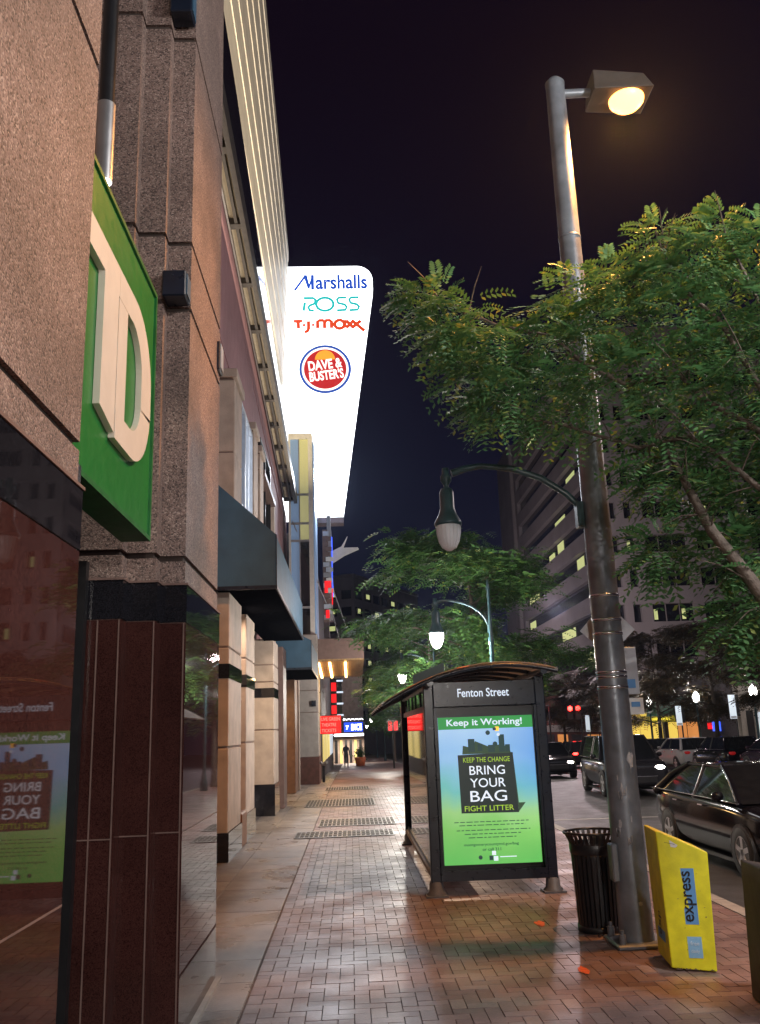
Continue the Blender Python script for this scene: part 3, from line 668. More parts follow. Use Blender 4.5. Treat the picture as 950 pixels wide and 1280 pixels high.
mb.stroke([(.22, z1), (.52, z0)], sw, O, u, v, 'e_tj', of); mb.stroke([(.22, z0), (.54, z1)], sw, O, u, v, 'e_tj', of+.002); mb.stroke([(.46, z1), (.98, z0-.15)], sw, O, u, v, 'e_tj', of+.004); mb.stroke([(.46, z0), (.84, z1-.02)], sw, O, u, v, 'e_tj', of+.006)
mb.build('lettering', ts)
mb = MB(); c = (-.7, 16.28)
mb.disc(c, 1.08, O, u, v, 'e_ring', of, 48); mb.disc(c, .97, O, u, v, 'e_discw', of+.004, 48); mb.disc(c, .88, O, u, v, 'e_disc', of+.008, 48)
mb.plane_pts([(c[0]+.42*math.cos(a), c[1]+.42+.42*math.sin(a)) for a in [i*PI/14 for i in range(15)]], O, u, v, 'e_sun', of+.012)
mb.text('DAVE &', (c[0], 33.98, c[1]+.2), u, v, .44, 'e_discw', 1.4, of+.006, .03, .12); mb.text("BUSTER'S", (c[0]+.05, 33.98, c[1]-.27), u, v, .44, 'e_discw', 1.42, of+.006, .03, .12)
mb.build('round_logo', ts)

for z_ in (10.6, 11.7): lamp('sign_light', 'SPOT', (-.5, 33.9, z_), 1150, (.84, .9, 1), .25, (-70, 0, 0), 165)
# vertical neon sign and its star
nb = thing('neon_blade_sign', 'narrow vertical neon blade sign with red patches and a blue edge tube', 'sign', (-.7, 33.2, 5.7))
mb = MB(); mb.box(-.92, -.72, 32.9, 33.4, 5.1, 9.2, 'bronze'); mb.box(-.74, -.6, 32.9, 33.4, 9.2, 9.75, 'alu'); mb.box(-.719, -.58, 32.92, 33.38, 5.7, 9.2, 'alu'); mb.build('frame', nb)
mb = MB(); rn = random.Random(2)
for i in range(17):
    z = 5.75+i*.2; x = -.9+.1*(i % 2); mb.box(x, x+.18+.1*rn.random(), 32.86-.01*(i % 3), 32.895, z, z+.17, ['alu', 'bronze', 'signback', 'whitemetal'][rn.randrange(4)])
mb.build('tiles', nb)
mb = MB(); mb.box(-.86, -.62, 32.83, 32.855, 6.95, 7.2, 'e_red'); mb.box(-.86, -.74, 32.83, 32.855, 6.75, 6.95, 'e_red'); mb.box(-.83, -.7, 32.83, 32.855, 5.8, 6.1, 'e_red'); mb.box(-.6, -.56, 32.83, 32.855, 6.3, 6.9, 'e_red'); mb.build('red_tube', nb)
mb = MB(); mb.tube([(-.56, 32.88, 8.9), (-.56, 32.88, 8.), (-.57, 32.88, 7.3), (-.55, 32.88, 6.6)], .02, 'e_blue', 6); mb.build('blue_tube', nb)
st = MB(); cx, cz = -.6, 8.05
st.prism([(-.62, 8.35), (-.2, 8.55), (.04, 8.95), (-.13, 8.5), (.43, 8.5), (.46, 8.44), (-.1, 8.2), (-.6, 7.9)], 'y', 33.02, 33.2, 'whitemetal')
tag(st.build('star_ornament'), 'pale metal starburst spikes jutting from behind the neon blade sign', 'ornament')

# red led board, neon column sign, marquee at the end of the walk
lb_ = thing('led_board', 'red glowing three line message board above the walk', 'sign', (-.8, 36, 1.6))
mb = MB(); mb.box(-1.25, -.38, 36., 36.12, 1.6, 2.32, 'black'); mb.build('case', lb_)
mb = MB(); mb.box(-1.23, -.4, 35.985, 35.998, 1.62, 2.3, 'e_red'); mb.build('panel', lb_)
mb = MB()
for i, s in enumerate(('LIVE GREEN', 'THEATRE', 'TICKETS')): mb.text(s, (-.81 if i == 0 else -.88, 35.98, 2.18-.22*i), u, v, .13, 'e_redtext', .74 if i == 0 else .58, .004, .01)
mb.build('lettering', lb_)
nc = thing('neon_column_sign', 'slim vertical neon sign of red letters between white bars', 'sign', (-.8, 45, 1.9))
mb = MB(); mb.box(-1., -.42, 45., 45.2, 1.9, 4.3, 'black'); mb.build('case', nc)
for i in range(4): mb = MB(); mb.box(-.95, -.7, 44.97, 44.995, 2.+.56*i, 2.42+.56*i, 'e_red'); mb.build('red_letter', nc); mb = MB(); mb.box(-.68, -.36, 44.95, 44.99, 2.46+.56*i, 2.54+.56*i, 'e_coolwin'); mb.build('white_bar', nc)
cm = thing('theatre_marquee', 'bright cinema marquee with white bulbs and blue panel at the walk end', 'sign', (-.3, 70, 1.3))
mb = MB(); mb.box(-1.35, .98, 70., 72., 1.36, 2.75, 'shopdark'); mb.build('box', cm)
mb = MB(); mb.box(-.55, .9, 69.96, 69.99, 1.72, 2.42, 'e_bluesign'); mb.build('panel', cm)
mb = MB(); mb.text('DICE', (.42, 69.95, 2.06), u, v, .46, 'e_white', .8, .004, .02); mb.text('7', (-.3, 69.95, 2.04), u, v, .3, 'e_white', None, .004, .02); mb.build('lettering', cm)
mb = MB()
for i in range(22): x = -1.3+2.2*i/21; mb.lathe([(0, -.05), (.05, 0), (0, .05)], (x, 69.93, 1.48+.04*(i % 2)), 'e_white', 6); mb.lathe([(0, -.04), (.045, 0), (0, .04)], (max(x, -.55), 69.93, 2.62+.03*(i % 3)), 'e_white', 6)
mb.box(-1.3, .95, 69.97, 69.995, 1.4, 1.58, 'e_white'); mb.build('bulb_rows', cm)
en = thing('end_building', 'dim tan street wall with doorways beneath the bright marquee', 'building', (-1., 72, 0))
mb = MB(); mb.box(-9, 1.0, 72.3, 84, -1.2, 9., 'cream'); mb.box(-9, -1.5, 34.7, 72.2, -1.2, 9.5, 'shopdark'); mb.box(-1.5, -1.2, 36.2, 60, -1., 5, 'shopdark'); mb.build('wall', en)
for i in range(6): mb = MB(); mb.box(-1.3+.38*i, -1.1+.38*i, 72.22, 72.29, -1.1, 1.1, 'e_warmwin' if i % 3 == 1 else 'black'); mb.build('door', en)
for i in range(5): mb = MB(); mb.box(-1.19, -1.15, 37.5+4*i, 40.3+4*i, .5, 2.2, 'e_warmwin' if i < 3 else 'e_shopcool'); mb.build('window', en)
lamp('marquee_glow', 'AREA', (-.2, 70.5, 1.2), 300, (1, .85, .7), 2., (0, 0, 0))
pl = thing('planter', 'orange planter tub with a small green shrub by the far shop doors', 'planter', (.55, 60, gz(60)))
mb = MB(); mb.lathe([(0, 0), (.28, 0), (.38, .55), (.34, .55), (.3, .5), (0, .5)], (.55, 60, gz(60)), 'planter', 14); mb.build('tub', pl)
mb = MB(); rn = random.Random(9)
for i in range(160):
    a, b_, c_ = .55+rn.gauss(0, .17), 60+rn.gauss(0, .17), gz(60)+.75+rn.gauss(0, .17); e = .07
    mb.add([(a-e, b_, c_), (a, b_-e, c_+e*.5), (a+e, b_, c_), (a, b_+e, c_+e)], [(0, 1, 2, 3)], 'leafmid')
mb.build('shrub', pl)
sp = thing('standpipe', 'small dark twin-headed standpipe against the grey block end wall', 'standpipe', (-.98, 31.6, 0))
mb = MB(); mb.tube([(-.98, 31.6, 0), (-.98, 31.6, .62)], .05, 'black', 10); mb.build('pipe', sp)
for sx in (-.09, .09): mb = MB(); mb.tube([(-.98, 31.6, .56), (-.98+sx, 31.5, .66), (-.98+sx*1.3, 31.42, .66)], .045, 'alu', 8); mb.build('outlet', sp)
# ------------------------------------------------------------------ bus shelter
YF, YB, XL, XR = 9.33, 13.7, .76, 2.03
sh = thing('bus_shelter', 'navy framed bus shelter with curved roof and a lit advertising end panel', 'bus shelter', (1.4, YF, 0))
for (x, y) in ((XL+.05, YF+.06), (XR-.05, YF+.06), (XL+.05, YB-.06), (XR-.05, YB-.06)):
    mb = MB(); mb.box(x-.05, x+.05, y-.05, y+.05, .1, 2.12, 'navy', .008); mb.build('post', sh)
    mb = MB(); mb.lathe([(.1, 0), (.1, .025), (.075, .05), (.068, .13), (.06, .14)], (x, y, 0), 'castiron', 12); mb.box(x-.11, x+.11, y-.11, y+.11, 0, .018, 'castiron'); mb.build('foot', sh)
# end light box
mb = MB(); mb.box(XL+.1, XR-.1, YF+.0, YF+.17, .14, .235, 'navy'); mb.box(XL+.1, XR-.1, YF-.0, YF+.17, 1.83, 2.09, 'navy', .008); mb.box(XL+.1, XL+.125, YF-.005, YF+.17, .236, 1.829, 'navy'); mb.box(XR-.125, XR-.1, YF-.005, YF+.17, .236, 1.829, 'navy'); mb.box(XL+.126, XR-.126, YF+.06, YF+.165, .236, 1.829, 'black'); mb.build('ad_case', sh)
px0, px1, pz0, pz1 = .9, 1.885, .285, 1.725
P_ = MB(); P_.box(px0, px1, YF+.035, YF+.058, pz0, pz1, 'poster'); po = P_.build('poster', sh)
O = (0, YF+.035, 0); u, v = (1, 0, 0), (0, 0, 1); W, H = px1-px0, pz1-pz0
X = lambda a: px0+W*a
Z = lambda b: pz1-H*b
mb = MB()
mb.plane_pts([(px0, Z(.085)), (px1, Z(.085)), (px1, pz1), (px0, pz1)], O, u, v, 'p_head', .001)
mb.text('Keep it Working!', (X(.49), YF+.035, Z(.045)), u, v, .083*1.05, 'p_white', .8*W, .002, .018)
mb.plane_pts([(X(.19), Z(.265)), (X(.77), Z(.255)), (X(.795), Z(.665)), (X(.2), Z(.66))], O, u, v, 'p_bag', .0012)
mb.plane_pts([(X(.77), Z(.25)), (X(.8), Z(.6)), (X(.87), Z(.6)), (X(.795), Z(.66))], O, u, v, 'p_bag2', .0014)
mb.plane_pts([(X(.24), Z(.26)), (X(.25), Z(.2)), (X(.36), Z(.22)), (X(.38), Z(.17)), (X(.55), Z(.22)), (X(.62), Z(.2)), (X(.74), Z(.215)), (X(.75), Z(.26))], O, u, v, 'p_bag2', .0016)
for (a, b, w_, h_) in ((.34, .2, .07, .09), (.43, .215, .05, .05), (.55, .225, .07, .05), (.66, .19, .06, .12), (.72, .225, .05, .05)): mb.box(X(a)-w_*W/2, X(a)+w_*W/2, YF+.0325, YF+.0332, Z(b)-h_*H/2, Z(b)+h_*H/2, 'p_bin')
for (a, b, r, k) in ((.52, .115, .024, 'p_bin'), (.59, .195, .025, 'p_bin'), (.63, .13, .016, 'p_white')): mb.disc((X(a), Z(b)), r, O, u, v, k, .003, 14)
mb.box(X(.6), X(.64), YF+.0322, YF+.033, Z(.105), Z(.075), 'e_amber'); mb.box(X(.575), X(.61), YF+.032, YF+.0321, Z(.1), Z(.08), 'p_bin')
for s, b, h_, w_, k, bo in (('KEEP THE CHANGE', .3, .034, .49, 'p_lime', .0), ('BRING', .372, .062, .37, 'p_white', .004), ('YOUR', .458, .062, .37, 'p_white', .004), ('BAG', .548, .074, .38, 'p_white', .004), ('FIGHT LITTER', .63, .036, .51, 'p_lime', .004)):
    mb.text(s, (X(.49), YF+.035, Z(b)), u, v, h_*H, k, w_*W, .0045, bo)
mb.text('montgomerycountymd.gov/bag', (X(.49), YF+.035, Z(.872)), u, v, .022*H, 'p_ink', .56*W, .002, .012); mb.text('or call 311', (X(.49), YF+.035, Z(.903)), u, v, .02*H, 'p_ink', .19*W, .002, .01)
rn = random.Random(11)
for b, a0, a1 in ((.72, .12, .9), (.742, .17, .85), (.775, .14, .9), (.8, .22, .8), (.824, .26, .75)):
    a = a0
    while a < a1:
        l = rn.uniform(.025, .07); mb.box(X(a), X(min(a+l, a1)), YF+.0335, YF+.0338, Z(b)-.0035, Z(b)+.0035, 'p_ink'); a += l+.014
mb.disc((X(.37), Z(.955)), .02, O, u, v, 'p_bin', .002, 14)
mb.box(X(.46), X(.5), YF+.0335, YF+.0338, Z(.975), Z(.945), 'p_bin'); mb.box(X(.505), X(.55), YF+.0335, YF+.0338, Z(.98), Z(.95), 'p_white'); mb.box(X(.49), X(.53), YF+.0335, YF+.0338, Z(.943), Z(.915), 'p_white'); mb.box(X(.57), X(.74), YF+.0335, YF+.0338, Z(.958), Z(.952), 'p_white')
mb.build('print', po)
mb = MB(); mb.text('Fenton Street', (1.385, YF, 1.97), u, v, .088, 'e_title', .54, .003, .012); mb.build('lettering', sh)
# side panels, rails
mb = MB()
for x in (XL+.05, XR-.05):
    for z in ((.2, .25), (1.8, 1.86)): mb.box(x-.02, x+.02, YF+.115, YB-.115, z[0], z[1], 'navy')
    if x < 1:
        for y in (9.9, 10.4, 11.2, 11.8, 12.5, 13.1): mb.box(x-.012, x+.012, y-.02, y+.02, 1.861, 2.08, 'navy')
mb.box(XL+.102, XR-.102, YB-.08, YB-.04, .2, .25, 'navy'); mb.box(XL+.102, XR-.102, YB-.08, YB-.04, 1.8, 1.86, 'navy'); mb.build('rail', sh)
mb = MB(); mb.box(XL+.005, XL+.028, YF+.12, YB-.12, .16, .21, 'wood'); mb.build('kick_rail', sh)
for y0, y1 in ((YF+.12, YB-.12),): mb = MB(); mb.box(XL+.045, XL+.055, y0, y1, .252, 1.798, 'panelglass'); mb.build('side_pane', sh)
mb = MB(); mb.box(XL+.12, XR-.12, YB-.065, YB-.055, .252, 1.798, 'panelglass'); mb.build('end_pane', sh)
mb = MB(); mb.box(XL, XL+.1, YB-.02, YB-.002, 1.87, 1.95, 'e_red'); mb.build('marker_light', sh)
mb = MB(); mb.box(1.0, 1.3, 10.5, 13., .42, .46, 'wood'); mb.box(1.1, 1.2, 10.7, 10.8, .02, .419, 'navy'); mb.box(1.1, 1.2, 12.7, 12.8, .02, .419, 'navy'); mb.build('bench', sh)
# curved roof with ribs
cx, hw = 1.22, .9
def rz(t): return 2.25-.245*(cx+hw*t-1.55)**2      # t in -1..1 across
mb = MB(); n = 14; y0, y1 = YF-.28, YB+.28
for i in range(n):
    a, b = -1+2*i/n, -1+2*(i+1)/n; xa, xb = cx+hw*a, cx+hw*b
    mb.add([(xa, y0, rz(a)), (xb, y0, rz(b)), (xb, y1, rz(b)), (xa, y1, rz(a)), (xa, y0, rz(a)+.012), (xb, y0, rz(b)+.012), (xb, y1, rz(b)+.012), (xa, y1, rz(a)+.012)], [(3, 2, 1, 0), (4, 5, 6, 7), (0, 1, 5, 4), (2, 3, 7, 6)], 'beigepoly', True)
mb.build('roof', sh)
for y in [YF-.27+i*(YB-YF+.54)/7 for i in range(8)]:
    mb = MB(); pts = [(cx+hw*t, y, rz(t)-.022) for t in [-1+2*i/14 for i in range(15)]]; mb.tube(pts, .022, 'navy', 6); mb.build('roof_rib', sh)
mb = MB()
for x in (XL+.05, XR-.05): t = (x-cx)/hw; mb.tube([(x, y0, rz(t)-.05), (x, y1, rz(t)-.05)], .035, 'navy', 8)
for t in (-.99, .99): mb.tube([(cx+hw*t, y0, rz(t)), (cx+hw*t, y1, rz(t))], .016, 'alu', 6)
mb.build('roof_beam', sh)
mb = MB(); mb.hexa([(XL-.12, YF-.27, 2.04), (XL+.2, YF-.27, 2.16), (XL+.2, YF-.24, 2.16), (XL-.12, YF-.24, 2.04)], [(XL-.12, YF-.27, 2.15), (XL+.2, YF-.27, 2.27), (XL+.2, YF-.24, 2.27), (XL-.12, YF-.24, 2.15)], 'teal'); mb.build('roof_bracket', sh)

# ------------------------------------------------------------------ tall pole with sodium head
X0, Y0 = 2.1, 7.11
pole = thing('street_light_pole', 'tall weathered steel pole with an orange sodium head at the top', 'street light', (X0, Y0, 0))
mb = MB(); mb.tube([(X0, Y0, .03), (X0, Y0, .6), (X0, Y0, 2.), (X0, Y0, 4.), (X0, Y0, 7.55)], [.128, .124, .118, .108, .088], 'galv', 28); mb.lathe([(0, .06), (.05, .05), (.092, .0), (.092, -.03)], (X0, Y0, 7.56), 'galv', 24); mb.build('shaft', pole)
mb = MB(); mb.box(X0-.2, X0+.2, Y0-.2, Y0+.2, 0, .035, 'galv', .01); mb.build('base_plate', pole)
for a in (-.15, .15):
    for b in (-.15, .15): mb = MB(); mb.tube([(X0+a, Y0+b, .035), (X0+a, Y0+b, .1)], .028, 'galv', 6); mb.tube([(X0+a, Y0+b, .1), (X0+a, Y0+b, .13)], .014, 'galv', 8); mb.build('bolt', pole)
def rad(z): return .128-.04*z/7.55
for z in (2.62, 2.42, 2.31, 2.0, 1.965, 1.885, 5.9): mb = MB(); mb.lathe([(rad(z)+.001, -.012), (rad(z)+.005, -.01), (rad(z)+.005, .01), (rad(z)+.001, .012)], (X0, Y0, z), 'strap' if z < 5 else 'galv', 28); mb.build('strap', pole)
mb = MB(); mb.box(X0-.16, X0-.11, Y0-.1, Y0+.02, .45, .72, 'galv', .01); mb.build('hand_hole_cover', pole)
rn = random.Random(21); mb = MB()
def patch(z, a0, da, dz, sd):
    r_ = random.Random(sd); n = 14; pts = []
    for i in range(n):
        t = 2*PI*i/n; q = .6+.5*r_.random(); an = a0+da*math.cos(t)*q; zz_ = z+dz*math.sin(t)*q; R_ = rad(zz_)+.0025; pts.append((X0+R_*math.cos(an), Y0+R_*math.sin(an), zz_))
    c = (X0+(rad(z)+.0025)*math.cos(a0), Y0+(rad(z)+.0025)*math.sin(a0), z)
    mb.add([c]+pts, [(0, 1+i, 1+(i+1) % n) for i in range(n)], 'sticker')
patch(1.33, -1.15, .3, .07, 1); patch(1.12, -1.9, .09, .05, 3); patch(.86, -2.2, .12, .035, 5); patch(.9, -1.5, .05, .03, 6); patch(.3, -1.45, .14, .02, 8); patch(1.2, -2.1, .05, .03, 9); patch(5.55, -1.9, .25, .03, 12)
for i, (z, a) in enumerate(((1.07, -2.0), (1.1, -1.75), (.8, -2.35), (.74, -1.7))):
    pts = [(X0+(rad(z)+.003)*math.cos(a+dx), Y0+(rad(z)+.003)*math.sin(a+dx), z+dz) for dx, dz in ((-.12, .03), (-.1, -.03), (-.02, .02), (.02, -.03), (.1, .0), (.12, .04))]
    mb.tube(pts, .0035, 'sticker', 4)
mb.build('sticker_scraps', pole)
mb = MB(); mb.tube([(X0, Y0, 7.44), (2.46, Y0, 7.46)], .042, 'galv', 12); mb.build('arm', pole)
# lamp head: a sloping box with a drop lens
mb = MB(); A = [(2.42, Y0-.17, 7.37), (2.98, Y0-.2, 7.37), (2.98, Y0+.2, 7.37), (2.42, Y0+.17, 7.37)]; B = [(2.44, Y0-.12, 7.62), (2.92, Y0-.13, 7.57), (2.92, Y0+.13, 7.57), (2.44, Y0+.12, 7.62)]
mb.hexa(A, B, 'ledge'); hd = mb.build('lamp_head', pole, .012)
mb = MB(); mb.lathe([(.165, .0), (.16, -.03), (.12, -.075), (.06, -.1), (0, -.105)], (2.77, Y0-.01, 7.368), 'e_sodium', 22); mb.build('lens', hd)
lamp('sodium_light', 'SPOT', (2.77, Y0-.01, 7.2), 1700, (1, .4, .09), .12, (0, 0, 0), 165)
def acorn(mb_list, parent, x, y, z, lit, k=1.):
    """hanging acorn luminaire; z is the height of its arm joint"""
    mb = MB(); mb.lathe([(0, .04*k), (.03*k, .04*k), (.035*k, -.02*k), (.05*k, -.04*k), (.05*k, -.08*k), (.03*k, -.11*k), (.02*k, -.14*k), (.05*k, -.155*k), (.066*k, -.19*k), (.066*k, -.34*k), (.085*k, -.4*k), (.118*k, -.46*k), (.124*k, -.48*k), (.118*k, -.5*k), (.1*k, -.5*k), (0, -.49*k)], (x, y, z), 'lampgreen', 20); h = mb.build('lamp_head', parent)
    mb = MB(); mb.lathe([(.108*k, -.5*k), (.106*k, -.56*k), (.09*k, -.64*k), (.06*k, -.7*k), (.025*k, -.725*k), (0, -.73*k)], (x, y, z), 'e_lamp' if lit else 'lensclear', 20)
    if not lit:
        for i in range(20): a = 2*PI*i/20; mb.tube([(x+.109*k*math.cos(a), y+.109*k*math.sin(a), z-.51*k), (x+.107*k*math.cos(a), y+.107*k*math.sin(a), z-.56*k), (x+.091*k*math.cos(a), y+.091*k*math.sin(a), z-.64*k), (x+.06*k*math.cos(a), y+.06*k*math.sin(a), z-.7*k)], .004*k, 'lensclear', 4)
    mb.build('globe', h)
al = thing('bracket_lamp', 'unlit green acorn lamp on a curved arm strapped to the tall steel pole', 'street lamp', (1.97, Y0, 3.3), group='hanging acorn lamps along the walk')
mb = MB(); mb.tube([(1.99, Y0, 3.36), (1.86, Y0, 3.5), (1.66, Y0, 3.64), (1.42, Y0, 3.73), (1.15, Y0, 3.76), (1.02, Y0, 3.74), (.9, Y0, 3.7)], [.028, .028, .028, .028, .026, .03, .034], 'lampgreen', 10); mb.box(1.93, 1.99, Y0-.05, Y0+.05, 3.2, 3.42, 'lampgreen', .008); mb.build('arm', al)
acorn(None, al, .85, Y0, 3.71, False, .93)
def kerb_lamp(y, lb, lit=True, power=120, xs=2.82):
    z0 = gz(y); t = thing('kerb_lamp', lb, 'street lamp', (xs, y, z0), group='hanging acorn lamps along the walk')
    mb = MB(); mb.lathe([(.12, 0), (.12, .25), (.09, .35), (.07, .5), (.05, .8), (.045, 3.2), (.06, 3.22), (.06, 3.32), (.045, 3.36), (.035, 4.3), (.055, 4.32), (.03, 4.4), (.02, 4.5), (0, 4.55)], (xs, y, z0), 'lampgreen', 12); mb.build('post', t)
    mb = MB(); pts = [(xs-.02, y, z0+3.42)]+[(xs-.9+.88*math.cos(a), y, z0+3.5+.62*math.sin(a)) for a in [i*PI/2/7 for i in range(0, 8)]]+[(xs-1.06, y, z0+4.1)]
    mb.tube(pts, .026, 'lampgreen', 8); mb.build('arm', t)
    acorn(None, t, xs-1.08, y, z0+4.12, lit, 1.3)
    if lit and power: lamp('lamp_light', 'POINT', (xs-1.08, y, z0+3.02), power, (1, .93, .84), .1)
    return t
kerb_lamp(17.5, 'lit acorn lamp arching over the bus shelter roof, largest of the lit lamps', power=900)
kerb_lamp(29.6, 'lit acorn lamp just left of the dark shelter roof, second beyond the shelter', power=700)
kerb_lamp(47, 'lit acorn lamp above the left corner of the shelter roof, third along the walk', power=500)
kerb_lamp(77, 'small far lit acorn lamp beyond the theatre marquee, right of its twin', power=0)
kerb_lamp(100, 'smallest farthest lit acorn lamp at the end of the row', power=0)
kerb_lamp(-5.5, 'lit acorn lamp behind the viewpoint beside the kerb', power=900)
kerb_lamp(4.2, 'unlit', power=0) if False else None

# signs on the pole's far side
ps = thing('diamond_sign', 'diamond shaped traffic sign on the tall pole seen from behind', 'sign', (2.12, 7.3, 2.2))
mb = MB(); mb.slab([(1.92, 2.36), (2.14, 2.14), (2.38, 2.36), (2.15, 2.6)], (0, 7.28, 0), (1, 0, 0), (0, 0, 1), 'signback', 0, .006); mb.build('plate', ps)
for i, (x0, x1, za, zb, lb) in enumerate(((2.2, 2.345, 1.83, 2.21, 'tall grey rectangular sign on the tall pole, lower right of the diamond'), (2.24, 2.365, 1.67, 1.80, 'small white sign with a blue patch, lowest on the tall pole'))):
    t = thing('parking_sign', lb, 'sign', (x0, 7.2, za), group='small plates on the tall pole')
    mb = MB(); mb.box(x0, x1, 7.2, 7.206, za, zb, 'signback' if i == 0 else 'white', .002); mb.build('plate', t)
    mb = MB(); mb.box(x1-.1, x1-.03, 7.195, 7.1985, zb-.07 if i else za+.05, zb-.03 if i else za+.12, 'ybl'); mb.build('patch', t)

# ------------------------------------------------------------------ litter bin
bx, by = 1.96, 7.6
bn = thing('litter_bin', 'black slatted metal litter bin standing against the tall pole', 'litter bin', (bx, by, 0))
mb = MB()
for i in range(30):
    a = 2*PI*i/30; ca, sa = math.cos(a), math.sin(a); tx, ty = -sa*.0125, ca*.0125
    prof = [(.172, .05), (.19, .62), (.2, .68), (.232, .745)]
    for (r0, z0), (r1, z1) in zip(prof, prof[1:]):
        q = []
        for r, z in ((r0, z0), (r1, z1)): q.append([(bx+r*ca-tx, by+r*sa-ty, z), (bx+r*ca+tx, by+r*sa+ty, z), (bx+(r-.008)*ca+tx, by+(r-.008)*sa+ty, z), (bx+(r-.008)*ca-tx, by+(r-.008)*sa-ty, z)])
        mb.hexa(q[0], q[1], 'binblack')
mb.build('slats', bn)
mb = MB(); mb.lathe([(.16, .0), (.178, .005), (.18, .05), (.16, .05)], (bx, by, 0), 'binblack', 30); mb.build('base_ring', bn); mb = MB(); mb.lathe([(.191, .585), (.197, .6), (.199, .66), (.193, .67)], (bx, by, 0), 'binblack', 30); mb.build('hoop', bn); mb = MB(); mb.tube([(bx+.234*math.cos(2*PI*i/30), by+.234*math.sin(2*PI*i/30), .75) for i in range(31)], .011, 'binblack', 6); mb.build('rim', bn)
mb = MB(); mb.lathe([(0, .06), (.155, .06), (.168, .56), (.17, .585), (.15, .58), (.14, .1), (0, .1)], (bx, by, 0), 'binblack', 24); mb.build('liner', bn)

# newspaper boxes
nbx = thing('newspaper_box', 'bright yellow newspaper box with a slanted top and express lettering', 'newspaper box', (2.2, 6.5, 0))
def tilt(x, y, z): return (x+.012*z, y, z)
f = Vector((2.085, 6.33, 0)); ux = Vector((.27, -.085, 0)); uy = Vector((.055, .42, 0))
def NP(a, b, z): p = f+ux*a+uy*b; return (p.x-.02*z+.055*z*a, p.y, z)
prof = [(0, .02), (1, .005), (1, .74), (.08, .875), (0, .88)]
mb = MB(); P = [NP(a, 0, z) for a, z in prof]+[NP(a, 1, z) for a, z in prof]
mb.add(P, [(0, 1, 2, 3, 4), (9, 8, 7, 6, 5)]+[(i, 5+i, 5+(i+1) % 5, (i+1) % 5) for i in range(5)], 'yellow'); mb.build('body', nbx, .008)
O = Vector(NP(0, 0, 0)); U = (Vector(NP(1, 0, 0))-O); U2 = U.normalized(); V2 = (Vector(NP(.5, 0, .8))-Vector(NP(.5, 0, 0))).normalized()
L_ = U.length
mb = MB(); mb.plane_pts([(.115, .29), (.2, .29), (.2, .64), (.115, .64)], O, U2, V2, 'ybl', .003); mb.plane_pts([(.115, .085), (.205, .085), (.205, .215), (.115, .215)], O, U2, V2, 'ybl2', .003)
mb.text('express', O+U2*.159+V2*.465, U2, V2, .078, 'ink', .315, .0055, .012, PI/2)
for i, s in enumerate(('free', 'daily')): mb.text(s, O+U2*.16+V2*(.175-.05*i), U2, V2, .026, 'paleletter', .055, .005, .008)
mb.plane_pts([(.06+.05*math.cos(a)*(1+.12*math.sin(5*a)), .8-.02*math.cos(a)+.02*math.sin(a)) for a in [i*2*PI/18 for i in range(18)]], O, U2, V2, 'white', .004)
mb.text('~·~~·~', O+U2*.06+V2*.8, U2, V2, .006, 'ink', .07, .0055, .01, -.2)
mb.build('labels', nbx)
O2 = Vector(NP(0, 1, 0)); U3 = (Vector(NP(0, 0, 0))-O2).normalized()
mb = MB(); mb.plane_pts([(.1, .15), (.33, .15), (.33, .55), (.1, .55)], O2, U3, V2, 'ybl', .006); mb.text('express', O2+U3*.215+V2*.35, U3, V2, .09, 'ink', .34, .009, .01, PI/2)
for i in range(7): mb.plane_pts([(.1, .6+.024*i), (.3-.02*(i % 3), .6+.024*i), (.3-.02*(i % 3), .61+.024*i), (.1, .61+.024*i)], O2, U3, V2, 'ink', .006)
for b in (.1, .3): mb.disc((b, .84), .012, O2, U3, V2, 'ink', .006, 10)
mb.build('side_print', nbx)
mb = MB(); rn = random.Random(17)
for i in range(9): a = rn.uniform(.01, L_-.03); h_ = rn.uniform(.004, .014); mb.plane_pts([(a, .012), (a+rn.uniform(.01, .03), .012), (a+.012, .012+h_)], O, U2, V2, 'bronze', .0035)
for i in range(7): a, b = rn.uniform(.02, L_-.03), rn.uniform(.1, .72); mb.plane_pts([(a, b), (a+rn.uniform(.004, .012), b+.002), (a+.004, b+rn.uniform(.003, .012))], O, U2, V2, 'bronze', .0035)
mb.build('chips', nbx)
bb = thing('newspaper_box', 'plain brown newspaper box at the right edge beside the yellow one', 'newspaper box', (2.63, 5.4, 0)); DXB = 0
mb = MB(); mb.hexa([(2.3, 5.32, 0.), (2.72, 5.2, 0), (2.76, 5.6, 0), (2.34, 5.7, 0)], [(2.33, 5.34, .77), (2.75, 5.22, .69), (2.79, 5.6, .69), (2.37, 5.7, .77)], 'brownbox'); mb.build('body', bb, .01)
mb = MB(); mb.hexa([(2.39, 5.285, .3), (2.67, 5.205, .3), (2.67, 5.215, .3), (2.39, 5.295, .3)], [(2.4, 5.3, .62), (2.68, 5.22, .6), (2.68, 5.23, .6), (2.4, 5.31, .62)], 'darkglass'); mb.build('window', bb)

